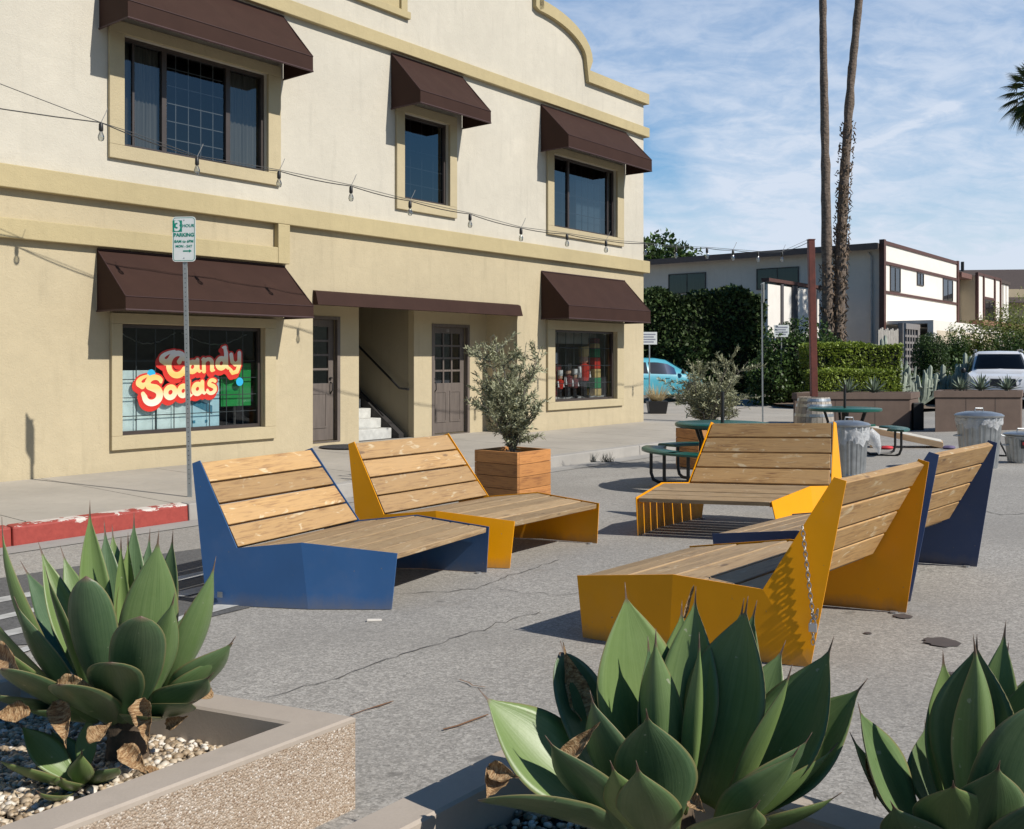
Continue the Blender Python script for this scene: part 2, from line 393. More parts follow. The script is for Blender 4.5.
def leafcloud(name, m, parent, P, size, elong=2.2, up=.2, world=True, tone=None, dirs=None, droop=0):
    """one mesh of small leaf faces at the points P (numpy n x 3)"""
    n = len(P); off = np.zeros(3)
    p = parent
    while p is not None and world: off += np.array(p.location); p = p.parent
    P = P - off
    sz = size*(.6+.8*rng.random(n)) if np.isscalar(size) else size
    D = rng.normal(size=(n, 3)) if dirs is None else dirs + rng.normal(size=(n, 3))*.35
    D[:, 2] += up; D /= np.linalg.norm(D, axis=1)[:, None]
    A = np.cross(D, rng.normal(size=(n, 3))); A /= np.linalg.norm(A, axis=1)[:, None]
    Nn = np.cross(D, A)
    L_ = sz[:, None]*D; W = (sz/elong)[:, None]*A*.5
    v0 = P; v1 = P+L_*.45+W+Nn*sz[:, None]*.06; v2 = P+L_; v3 = P+L_*.45-W+Nn*sz[:, None]*.06
    V = np.stack([v0, v1, v2, v3], 1).reshape(-1, 3)
    idx = np.arange(n*4, dtype=np.int32)
    me = bpy.data.meshes.new(name); me.vertices.add(n*4); me.vertices.foreach_set('co', V.ravel().astype(np.float32))
    me.loops.add(n*4); me.loops.foreach_set('vertex_index', idx)
    me.polygons.add(n); me.polygons.foreach_set('loop_start', idx[::4]); me.polygons.foreach_set('loop_total', np.full(n, 4, dtype=np.int32))
    me.materials.append(m)
    a = me.attributes.new('tone', 'FLOAT', 'FACE'); a.data.foreach_set('value', (rng.random(n) if tone is None else np.clip(tone, 0, 1)).astype(np.float32))
    me.update(calc_edges=True)
    o = bpy.data.objects.new(name, me); COL.objects.link(o)
    if parent: o.parent = parent
    return o
def textmesh(txt, size, m, parent, fn, name='lettering', align='CENTER', bold=.0, ext=0.0):
    cu = bpy.data.curves.new('t', 'FONT'); cu.body = txt; cu.size = size; cu.align_x = align; cu.align_y = 'CENTER'; cu.offset = bold
    cu.resolution_u = 3
    o = bpy.data.objects.new('t', cu); COL.objects.link(o); bpy.context.view_layer.update()
    me = bpy.data.meshes.new_from_object(o.evaluated_get(bpy.context.evaluated_depsgraph_get()))
    bpy.data.objects.remove(o); bpy.data.curves.remove(cu)
    me.name = name
    for v in me.vertices: v.co = fn(v.co.x, v.co.y)
    me.materials.clear(); me.materials.append(m)
    q = bpy.data.objects.new(name, me); COL.objects.link(q); q.parent = parent
    return q

# ------------------------------------------------------------------ ground
LOT = .04
def gsq(s, q):
    z = gzq(q) if q > 3.05 else gzq(3.05)
    if s < -8.4:
        k = min(1, (-8.4-s)/5); k = k*k*(3-2*k); z = z*(1-k)+LOT*k
    return z
def gz(x, y):
    p = Vector((x, y, 0))-CO; q = p.dot(nv); s = -p.dot(dv)
    if q < 3.05 and s > -8.4: return .05*(1-max(0, q)/3.05)
    return gsq(s, q)
def G(u, v):
    z = 0
    for _ in range(30):
        Y = (H-z)*F/(v-360); X = (u-512)/F*Y; z = gz(X, Y)
    return Vector((X, Y, z))
def make_ground():
    ss = [600, 200, 80, 40]+list(np.arange(30, -8.3, -2.0))+[-8.4]+list(np.arange(-9, -14.5, -.5))+[-20, -40, -90, -200, -900]
    qs = [-900, -200, -60, -20, -5, 0, 3.0, 3.05]+list(np.arange(3.5, 11.1, .5))+[11.5, 14, 20, 40, 100, 300, 900]
    mb = MB()
    rows = []
    for s in ss:
        rows.append([(lambda p: (p.x, p.y, gsq(s, q)))(FP(s, q, 0)) for q in qs])
    mb.grid(rows)
    o = struct('street', mb, ASPH, smooth=True)
    # pavement slabs with open joints
    mb = MB(); s = 31.0; k = 0
    def zt(q): return .05*(1-max(0, q)/3.05)
    while s > -8.3:
        e = max(s-1.52, -8.35)
        for q0, q1 in ((-.9, 1.45), (1.46, 2.885)):
            P = [FP(s, q0, -.25), FP(s, q1, -.25), FP(e+.012, q1, -.25), FP(e+.012, q0, -.25), FP(s, q0, zt(q0)), FP(s, q1, zt(q1)), FP(e+.012, q1, zt(q1)), FP(e+.012, q0, zt(q0))]
            mb.hexa(P)
        if s < 1:
            for q0, q1 in ((-3.5, -.912), (-7, -3.51), (-12, -7.01), (-20, -12.01)):
                mb.hexa([FP(s, q0, -.25), FP(s, q1, -.25), FP(e+.012, q1, -.25), FP(e+.012, q0, -.25), FP(s, q0, .05), FP(s, q1, .05), FP(e+.012, q1, .05), FP(e+.012, q0, .05)])
        s = e
    struct('pavement', mb, SIDEW)
    mb = MB(); s = 31.
    def kerb(mb, a, b):
        mb.hexa([FP(a, 2.9, -.3), FP(a, 3.07, -.3), FP(b, 3.07, -.3), FP(b, 2.9, -.3), FP(a, 2.9, .004), FP(a, 3.05, -.004), FP(b, 3.05, -.004), FP(b, 2.9, .004)])
    while s > -8.3:
        e = max(s-3., -8.35)
        if s > 14.2: e = max(e, 14.2)
        if s <= 14.2: kerb(mb, s-.005, e+.005)
        s = e
    struct('kerb', mb, KERBC, bevel=.012)
    mb = MB(); s = 31.
    while s > 14.21:
        e = max(s-3., 14.2); kerb(mb, s-.005, e+.005); s = e
    o = mb.build('red_kerb', REDK, bevel=.02); o['kind'] = 'structure'
    # gutter strip of concrete
    mb = MB()
    for a, b in ((31, 12), (11.99, 2), (1.99, -8.4)):
        mb.face([FP(a, 3.075, gzq(3.07)+.006), FP(a, 3.48, gzq(3.48)+.006), FP(b, 3.48, gzq(3.48)+.006), FP(b, 3.075, gzq(3.07)+.006)][::-1])
    struct('gutter', mb, FARC)
    # cracks, stain, tar, twigs of rust
    crk = mat('crack_filler', (.085, .08, .074), .9)
    def ribbon(mb, pts, w, dz=.005):
        P = [G(*p) for p in pts]; Q = []
        for a, b in zip(P, P[1:]):
            n = max(2, int((b-a).length/.06))
            for i in range(n): Q.append(a+(b-a)*i/n)
        Q.append(P[-1])
        Q = [q+Vector((rng.normal()*.012, rng.normal()*.02, 0)) for q in Q]
        for i in range(len(Q)-1):
            t = (Q[i+1]-Q[i]).normalized(); sd = Vector((t.y, -t.x, 0)); ww = w*(.4+.9*rng.random())
            if i == 0: w0 = ww
            a, b = Q[i], Q[i+1]
            mb.face([(a.x+sd.x*w0, a.y+sd.y*w0, gz(a.x, a.y)+dz), (b.x+sd.x*ww, b.y+sd.y*ww, gz(b.x, b.y)+dz), (b.x-sd.x*ww, b.y-sd.y*ww, gz(b.x, b.y)+dz), (a.x-sd.x*w0, a.y-sd.y*w0, gz(a.x, a.y)+dz)]); w0 = ww
    mb = MB()
    for pts, w in (([(262, 699), (330, 681), (398, 657), (450, 640), (505, 622), (540, 612)], .0035), ([(500, 590), (560, 596), (590, 592)], .0025),
                   ([(560, 470), (630, 463), (700, 459)], .012), ([(400, 595), (470, 590), (560, 560)], .004), ([(940, 500), (1000, 515), (1060, 512)], .006)):
        ribbon(mb, pts, w)
    struct('street_crack', mb, crk)
    mb = MB()
    for pts, w in (([(354, 716), (395, 701)], .006), ([(448, 731), (484, 715)], .006), ([(458, 681), (485, 690)], .003)): ribbon(mb, pts, w, .008)
    tag(mb.build('dry_leaf_litter', mat('dry_leaf_strip', (.20, .10, .045), .8)), 'rusty brown dry leaf slivers lying on asphalt beyond the planters', 'leaf litter', kind='stuff')
    mb = MB()
    for u, v, r in ((942, 643, .085), (903, 617, .05), (955, 675, .03), (868, 634, .02), (806, 600, .03)):
        g = G(u, v); n = 18
        mb.face([(g.x+r*math.cos(2*math.pi*j/n)*(1+.15*math.sin(3*j)), g.y+r*math.sin(2*math.pi*j/n)*(1+.15*math.cos(2*j)), g.z+.006) for j in range(n)])
    struct('oil_stain', mb, mat('oil_stain_brown', (.075, .062, .057), .8))
    # cast shadow painted as a dark asphalt sheet with white bands, behind left agave
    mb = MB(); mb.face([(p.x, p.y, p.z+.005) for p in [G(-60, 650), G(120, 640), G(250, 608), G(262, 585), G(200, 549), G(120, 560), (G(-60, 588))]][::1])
    struct('painted_street_shade', mb, ASPHD)
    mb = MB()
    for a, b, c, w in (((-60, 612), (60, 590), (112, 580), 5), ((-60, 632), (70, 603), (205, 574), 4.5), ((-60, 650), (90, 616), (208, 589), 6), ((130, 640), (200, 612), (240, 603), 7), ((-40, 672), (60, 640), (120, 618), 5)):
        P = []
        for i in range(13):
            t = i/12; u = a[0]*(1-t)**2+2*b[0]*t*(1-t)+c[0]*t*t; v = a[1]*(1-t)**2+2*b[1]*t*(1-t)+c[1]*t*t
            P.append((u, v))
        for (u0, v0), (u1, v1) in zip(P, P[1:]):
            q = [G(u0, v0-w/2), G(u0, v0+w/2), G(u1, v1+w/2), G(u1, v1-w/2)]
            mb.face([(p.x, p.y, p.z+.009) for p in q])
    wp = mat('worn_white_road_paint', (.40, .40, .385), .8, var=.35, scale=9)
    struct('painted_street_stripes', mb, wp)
    # far kerb of the car park
    mb = MB(); p = G(690, 399.5); mb.box(p.x-12, p.x+3.5, p.y+1.2, p.y+1.5, -.1, .16)
    struct('far_kerb', mb, KERBC)
make_ground()

# ------------------------------------------------------------------ the shop building
BR_ = thing('shop_building', 'two-storey cream and tan stucco corner building with burgundy awnings and curved parapet', 'building', FP(7, 0, 0))
DEP = 12.0
def fbox(mb, s0, s1, q0, q1, z0, z1, **k):
    """box in facade coordinates (s to the left, q out of the wall)"""
    return mb.box(s0, s1, q0, q1, z0, z1, fn=lambda s, q, z: FP(s, q, z), **k)
def wallgrid(mb, s0, s1, z0, z1, holes, q=0, rev=.2, back=True):
    S = sorted({s0, s1, *[h[0] for h in holes], *[h[1] for h in holes]}); Z = sorted({z0, z1, *[h[2] for h in holes], *[h[3] for h in holes]})
    S = [x for x in S if s0 <= x <= s1]; Z = [z for z in Z if z0 <= z <= z1]
    def hole(s, z): return any(h[0] < s < h[1] and h[2] < z < h[3] for h in holes)
    for a, b in zip(S, S[1:]):
        for c, d in zip(Z, Z[1:]):
            if hole((a+b)/2, (c+d)/2): continue
            mb.face([FP(b, q, c), FP(a, q, c), FP(a, q, d), FP(b, q, d)])
            if back: mb.face([FP(b, q-rev, c), FP(b, q-rev, d), FP(a, q-rev, d), FP(a, q-rev, c)])
    for h in holes:
        a, b, c, d = h
        mb.face([FP(a, q, c), FP(b, q, c), FP(b, q-rev, c), FP(a, q-rev, c)]); mb.face([FP(a, q, d), FP(a, q-rev, d), FP(b, q-rev, d), FP(b, q, d)])
        mb.face([FP(a, q, c), FP(a, q-rev, c), FP(a, q-rev, d), FP(a, q, d)]); mb.face([FP(b, q, c), FP(b, q, d), FP(b, q-rev, d), FP(b, q-rev, c)])
SL = 24.0
UP = [(10.89, 13.2, 4.32, 5.79), (6.85, 8.01, 4.30, 5.79), (1.21, 3.64, 4.28, 5.80)]
LO = [(10.95, 13.23, .50, 1.98), (1.22, 3.61, .62, 2.14)]
REC = (4.82, 10.0, .0, 2.56)
mb = MB(); wallgrid(mb, 0, SL, 3.84, 7.0, UP)
mb.box(0, 1, 0, 1, 0, 1, fn=lambda a, b, c: FP(.0+.2*a, -DEP+(DEP-.2)*b, 3.84+3.16*c))      # side wall at the corner
fbox(mb, SL-.2, SL, -DEP, -.2, 3.84, 7.0); fbox(mb, 0, SL, -DEP-.2, -DEP, 3.84, 7.0)
upper = mb.build('wall', CREAM, BR_)
mb = MB(); wallgrid(mb, 0, SL, -.1, 3.84, LO+[REC])
fbox(mb, 0, .2, -DEP, -.2, -.1, 3.84); fbox(mb, SL-.2, SL, -DEP, -.2, -.1, 3.84); fbox(mb, 0, SL, -DEP-.2, -DEP, -.1, 3.84)
# recess walls
DL = (8.78, 9.78, .12, 2.20); DR = (5.39, 6.39, .07, 2.15); ST = (6.92, 8.30, .0, 2.5)
wallgrid(mb, 4.82, 10.0, -.1, 2.56, [DL, DR, ST], q=-.8, rev=.15)
mb.face([FP(4.82, -.2, -.1), FP(4.82, -.8, -.1), FP(4.82, -.8, 2.56), FP(4.82, -.2, 2.56)]); mb.face([FP(10, -.2, -.1), FP(10, -.2, 2.56), FP(10, -.8, 2.56), FP(10, -.8, -.1)])
mb.face([FP(4.82, -.2, 2.56), FP(4.82, -.8, 2.56), FP(10, -.8, 2.56), FP(10, -.2, 2.56)])
lower = mb.build('wall', TAN, BR_); lower['label'] = 'tan stucco ground floor wall with recessed entrance'
# parapet with the curved mission gable
out = [(0, 7.0), (0, 7.62), (2.42, 7.62), (2.46, 8.0)]
arc = []
for i in range(11):
    t = i/10*math.pi/2; arc.append((2.46+1.75*(1-math.cos(t)), 8.0+.66*math.sin(t)))
arc.append((4.24, 8.66))
out += arc[1:]+[(4.24, 9.0)]
for i in range(9):
    t = i/8*math.pi/2; out.append((4.24+2.2*math.sin(t), 9.0+.9*(1-math.cos(t)) if False else 9.0+.9*math.sin(t)))
right = out[1:]
cx = 8.9
left = [(2*cx-a, b) for a, b in right[::-1]]
left = [(min(a, SL), b) for a, b in left]+[(SL, 7.62)]
prof = right+left
mb = MB()
poly = [(0, 7.0)]+prof+[(SL, 7.0)]
# triangulated as vertical strips between consecutive outline points
def strips(mb, pts, zb, q0, q1):
    for (a, za), (b, zb_) in zip(pts, pts[1:]):
        if abs(a-b) < 1e-5: continue
        mb.face([FP(b, q1, zb), FP(a, q1, zb), FP(a, q1, za), FP(b, q1, zb_)]); mb.face([FP(a, q0, zb), FP(b, q0, zb), FP(b, q0, zb_), FP(a, q0, za)])
    for (a, za), (b, zb_) in zip(pts, pts[1:]):
        mb.face([FP(a, q0, za), FP(b, q0, zb_), FP(b, q1, zb_), FP(a, q1, za)][::-1])
    mb.face([FP(0, q0, zb), FP(0, q0, 7.62), FP(0, q1, 7.62), FP(0, q1, zb)])
strips(mb, prof, 7.0, -.25, 0)
fbox(mb, 0, .25, -DEP, -.25, 7.0, 7.62)
mb.build('parapet', CREAM, BR_)
# trim following the outline
def trim(pts, w, q0, q1):
    mb = MB(); n = len(pts); V = [Vector((a, b, 0)) for a, b in pts]; rows = []
    for i in range(n):
        t = (V[min(i+1, n-1)]-V[max(i-1, 0)]).normalized(); nr = Vector((t.y, -t.x, 0))  # inwards (down)
        k = 1.0
        if 0 < i < n-1:
            t1 = (V[i]-V[i-1]).normalized(); t2 = (V[i+1]-V[i]).normalized(); k = 1/max(.6, math.sqrt((1+t1.dot(t2))/2))
        a = V[i]-nr*.18; b = V[i]+nr*w*k*.5
        rows.append([FP(a.x, q0, a.y), FP(a.x, q1, a.y), FP(b.x, q1, b.y), FP(b.x, q0, b.y)])
    mb.grid(rows, True, capa=True, capb=True); return mb
pr = [(-.1, 7.62)]+prof[1:-1]+[(SL, 7.62)]
# (outline points are the wall top; the trim sits over it)
def offset(pts, d):
    return pts
trim(pr, .12, -.33, .10).build('parapet_trim', OCHRE, BR_)
mb = MB(); fbox(mb, -.12, SL, .002, .10, 6.78, 7.0); fbox(mb, -.12, -.002, -DEP, .002, 6.78, 7.0); mb.build('cornice', OCHRE, BR_, bevel=.01)
mb = MB(); fbox(mb, -.12, SL, .002, .11, 3.56, 3.84); fbox(mb, -.12, -.002, -DEP, .002, 3.56, 3.84)
fbox(mb, 10.53, 10.75, .002, .108, 2.96, 3.558); fbox(mb, 10.752, SL, .002, .106, 2.96, 3.2); mb.build('band_course', OCHRE, BR_, bevel=.01)
mb = MB(); fbox(mb, 7.88, 10.9, .002, .07, 7.42, 7.54); fbox(mb, 7.95, 8.1, .002, .06, 7.542, 8.3); fbox(mb, 10.6, 10.75, .002, .06, 7.542, 8.3); fbox(mb, 7.95, 10.75, .002, .06, 8.302, 8.45)
fbox(mb, 8.1, 10.6, .002, .012, 7.542, 8.3); mb.build('gable_panel_frame', OCHRE, BR_, bevel=.008)
mb = MB(); fbox(mb, .25, SL-.2, -DEP, -.25, 6.9, 7.0); mb.build('roof', ROOFB, BR_)
# inside: floor between storeys, partition, dark linings
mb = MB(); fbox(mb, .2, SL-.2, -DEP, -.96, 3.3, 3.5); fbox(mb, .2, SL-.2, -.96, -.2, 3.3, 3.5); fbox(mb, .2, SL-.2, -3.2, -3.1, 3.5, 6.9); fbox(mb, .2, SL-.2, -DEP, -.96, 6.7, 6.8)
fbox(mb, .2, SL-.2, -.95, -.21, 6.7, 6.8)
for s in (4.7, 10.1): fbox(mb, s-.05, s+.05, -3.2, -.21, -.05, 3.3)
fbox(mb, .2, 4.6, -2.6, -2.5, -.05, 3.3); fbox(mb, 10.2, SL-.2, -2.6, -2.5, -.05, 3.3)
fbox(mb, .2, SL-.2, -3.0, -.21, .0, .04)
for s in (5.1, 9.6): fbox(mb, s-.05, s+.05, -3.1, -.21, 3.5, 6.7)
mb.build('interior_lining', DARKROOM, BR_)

def frame_ring(mb, s0, s1, z0, z1, S0, S1, Z0, Z1, q0, q1):
    fbox(mb, S0, S1, q0, q1, Z0, z0); fbox(mb, S0, S1, q0, q1, z1, Z1)
    fbox(mb, S0, s0, q0, q1, z0+.0005, z1-.0005); fbox(mb, s1, S1, q0, q1, z0+.0005, z1-.0005)
TR = [(10.66, 13.41, 4.14, 5.95), (6.66, 8.2, 4.10, 5.95), (.94, 3.86, 4.10, 5.95), (10.75, 13.38, .32, 2.12), (.94, 3.86, .46, 2.33)]
HO = UP+LO
def window(i):
    s0, s1, z0, z1 = HO[i]; S0, S1, Z0, Z1 = TR[i]
    mb = MB(); frame_ring(mb, s0, s1, z0, z1, S0, S1, Z0, Z1, .003, .055)
    w = mb.build('window', FRAME, BR_, bevel=.006)
    mb = MB(); e = .05; frame_ring(mb, s0+e, s1-e, z0+e, z1-e, s0+.002, s1-.002, z0+.002, z1-.002, -.14, -.06)
    if i == 0:
        for s in (12.55, 11.52): fbox(mb, s-.035, s+.035, -.135, -.065, z0+e, z1-e)
        for s in (13.0,): fbox(mb, s-.015, s+.015, -.13, -.08, z0+e, z1-e)
    if i == 2:
        fbox(mb, 2.94, 3.0, -.135, -.065, z0+e, z1-e); fbox(mb, 1.42, 1.46, -.135, -.065, z0+e, z1-e)
    mb.build('window_frame', BRONZE, w)
    # leaded bars
    mb = MB(); r = .006
    if i == 0: sp = [11.55+.2*k for k in range(1, 5)]; zp = [4.32+.245*k for k in range(1, 6)]; a, b = 11.55, 12.52
    elif i == 1: sp = [s0+(s1-s0)*k/4 for k in range(1, 4)]; zp = [z0+(z1-z0)*k/5 for k in range(1, 5)]; a, b = s0, s1
    elif i == 2: sp = [s0+(s1-s0)*k/10 for k in range(1, 10)]; zp = [z0+(z1-z0)*k/4 for k in range(1, 4)]; a, b = s0, s1
    elif i == 3: sp = [s0+(s1-s0)*k/8 for k in range(1, 8)]; zp = [z0+(z1-z0)*(k/6) for k in range(1, 5)]; a, b = s0, s1
    else: sp = [s0+(s1-s0)*k/8 for k in range(1, 8)]; zp = [z0+(z1-z0)*k/4 for k in range(1, 4)]; a, b = s0, s1
    for s in sp: fbox(mb, s-r, s+r, -.112, -.104, z0+e, z1-e)
    for z in zp: fbox(mb, a+.04, b-.04, -.110, -.102, z-r, z+r)
    mb.build('leaded_bars', LEAD if i > 2 else mat('pale_window_bar', (.20, .19, .18), .5), w)
    mb = MB(); mb.face([FP(s1-e, -.10, z0+e), FP(s0+e, -.10, z0+e), FP(s0+e, -.10, z1-e), FP(s1-e, -.10, z1-e)])
    mb.build('pane', GLASSSHOP if i >= 3 else (GLASS if i == 0 else GLASSD), w)
    if i == 0:
        mb = MB()
        for a, b in ((12.58, 12.98), (13.02, 13.14), (10.95, 11.48)):
            n = 24; rows = [[FP(a+(b-a)*k/n, -.17+.012*math.sin(k*1.9), z) for k in range(n+1)] for z in (z0+.05, z1-.05)]
            mb.grid(rows)
        mb.build('curtain', CURT, w, smooth=True)
    if i == 2:
        mb = MB()
        for k in range(26):
            s = 1.45+(2.45-1.45)*k/26; fbox(mb, s, s+.033, -.24, -.236, z0+.05, z1-.35)
        mb.build('vertical_blind', mat('pale_blind', (.42, .52, .55), .8), w)
    return w
WIN = [window(i) for i in range(5)]

def awning(s0, s1, zt, zb, zv, q=.7, lab=None):
    """sloped canvas with gable ends and a vertical valance"""
    mb = MB()
    A = lambda s, qq, z: FP(s, qq, z)
    def panel(P, mi=0):
        mb.face(P, mi=mi)
    n = 10
    rows = []
    for k in range(n+1):
        s = s1+(s0-s1)*k/n
        sag = .016*math.sin(k*2.2)+.012*math.sin(k*.9)
        rows.append([A(s, .008, zt), A(s, q*.5, (zt+zv)/2-sag-.008), A(s, q, zv), A(s, q+.003, zb)])
    mb.grid(rows)
    rows = [[A(s1+(s0-s1)*k/n, .008, zt-.02), A(s1+(s0-s1)*k/n, q-.012, zv-.02), A(s1+(s0-s1)*k/n, q-.012, zb)] for k in range(n+1)][::-1]
    mb.grid(rows)
    for s, fl in ((s0, 0), (s1, 1)):
        P = [A(s, .008, zb), A(s, q, zb), A(s, q, zv), A(s, .008, zt)]
        mb.face(P if fl else P[::-1])
    aw = mb.build('awning', AWN, BR_)
    mb = MB(); mb.tube([A(s0, .01, zb), A(s0, q, zb), A(s1, q, zb), A(s1, .01, zb)], .014, 6)
    mb.tube([A(s0, .02, zt), A(s1, .02, zt)], .014, 6)
    mb.build('awning_frame', AWNS, aw)
    mb = MB()
    for z in (zv,):
        mb.tube([A(s0, q+.004, z), A(s1, q+.004, z)], .006, 5)
    for s in (s0, s1): mb.tube([A(s, .012, zt), A(s, q+.004, zv)], .006, 5)
    mb.build('awning_piping', AWNS, aw)
    return aw
awning(10.58, 13.53, 6.74, 5.78, 6.0); awning(6.47, 8.30, 6.74, 5.79, 6.0); awning(.80, 4.05, 6.73, 5.77, 6.02)
awning(10.57, 13.56, 2.93, 2.13, 2.30); awning(.86, 4.04, 3.32, 2.34, 2.60)
mb = MB(); mb.grid([[FP(s, .005, 2.60), FP(s, .07, 2.575), FP(s, .13, 2.37), FP(s, .005, 2.37)] for s in (10.0, 4.80)][::-1], True, capa=True, capb=True)
mb.build('awning', AWN, BR_)['label'] = 'flat burgundy canvas strip over the recessed entrance'

def door(d, hs, rows_, cols, paint=DOOR):
    s0, s1, z0, z1 = d
    mb = MB(); q0, q1 = -.93, -.885
    g0 = z0+.98; g1 = z1-.13; a, b = s0+.14, s1-.14
    fbox(mb, s0+.02, s1-.02, q0, q1, z0+.01, g0); fbox(mb, s0+.02, s1-.02, q0, q1, g1, z1-.01)
    fbox(mb, s0+.02, a, q0, q1, g0, g1); fbox(mb, b, s1-.02, q0, q1, g0, g1)
    dd = mb.build('door', paint, BR_, bevel=.004)
    mb = MB()
    for k in range(1, cols): s = a+(b-a)*k/cols; fbox(mb, s-.018, s+.018, q0+.008, q1-.004, g0, g1)
    for k in range(1, rows_): z = g0+(g1-g0)*k/rows_; fbox(mb, a, b, q0+.009, q1-.005, z-.018, z+.018)
    mb.build('muntin', paint, dd)
    mb = MB()
    for x0, x1 in (((s0+.13, (s0+s1)/2-.05), ((s0+s1)/2+.05, s1-.13)) if cols == 3 else ((s0+.18, s1-.18),)):
        for (u0, u1, w0, w1) in ((x0, x1, z0+.22, z0+.25), (x0, x1, z0+.80, z0+.83), (x0, x0+.03, z0+.2505, z0+.7995), (x1-.03, x1, z0+.2505, z0+.7995)):
            fbox(mb, u0, u1, q1+.0005, q1+.012, w0, w1)
        fbox(mb, x0+.03, x1-.03, q1+.0005, q1+.004, z0+.25, z0+.80)
    mb.build('door_panel', paint, dd, bevel=.003)
    mb = MB(); mb.face([FP(b, -.91, g0), FP(a, -.91, g0), FP(a, -.91, g1), FP(b, -.91, g1)]); mb.build('pane', GLASSD, dd)
    mb = MB(); mb.tube([FP(hs, q1, z0+1.0), FP(hs, q1+.05, z0+.98), FP(hs, q1+.055, z0+.86), FP(hs, q1, z0+.80)], .011, 6); mb.lathe([(.028, 0), (.03, .02), (.0, .03)], FP(hs, q1+.02, z0+1.06), 10)
    mb.build('handle', IRON, dd, smooth=True)
    mb = MB(); frame_ring(mb, s0+.02, s1-.02, z0, z1-.01, s0-.045, s1+.045, z0-.02, z1+.045, -.86, -.79)
    mb.build('door_frame', paint, BR_)
    mb = MB(); fbox(mb, s0, s1, -1.4, -1.35, z0, z1); mb.build('dark_lobby', DARKROOM, BR_)
door(DL, 8.88, 4, 2); door(DR, 6.28, 4, 3)
textmesh('11', .09, mat('pale_number', (.5, .5, .48), .5), BR_, lambda x, y: FP(5.89-x, -.883, 2.07+y)-Vector(BR_.location), 'door_number')
# stair well
mb = MB()
STEP = mat('pale_step_paint', (.50, .50, .47), .7, var=.2, scale=9)
for k in range(9):
    fbox(mb, 7.16, 8.295, -1.15-.28*(k+1), -1.15-.28*k, -.05+.003*k, .23+.175*k)
stp = mb.build('stairs', STEP, BR_, bevel=.01)
mb = MB()
P = lambda q, z, s: FP(s, q, z)
mb.hexa([FP(7.02, -.97, .02), FP(7.15, -.97, .02), FP(7.15, -3.7, .02), FP(7.02, -3.7, .02), FP(7.02, -.97, .12), FP(7.15, -.97, .12), FP(7.15, -3.7, 1.95), FP(7.02, -3.7, 1.95)])
mb.build('stair_stringer', mat('black_stringer', (.02, .018, .017), .7), stp)
mb = MB(); fbox(mb, 6.86, 6.915, -3.9, -.96, -.05, 3.29); 
mb.build('stairwell_side_wall', stucco('rough_stucco', (.33, .28, .19), .4), BR_)
mb = MB(); fbox(mb, 8.305, 8.36, -3.9, -.96, -.05, 3.29); fbox(mb, 6.9, 8.32, -3.95, -3.9, -.05, 3.29); mb.build('stairwell_wall', TAN, BR_)
mb = MB(); mb.tube([FP(7.0, -.86, .95), FP(7.0, -1.1, .97), FP(7.0, -3.6, 2.75)], .022, 8); mb.build('handrail', IRON, BR_)
t = MB(); t.lathe([(.42, 0), (.43, .012), (.0, .014)], (0, 0, 0), 28)
g = FP(9.1, -.25, 0); dm = t.build('doormat', mat('dark_rubber_mat', (.03, .03, .032), .9)); dm.location = (g.x, g.y, gz(g.x, g.y)+.004)
tag(dm, 'dark round doormat on the pavement before the left entrance door', 'doormat')

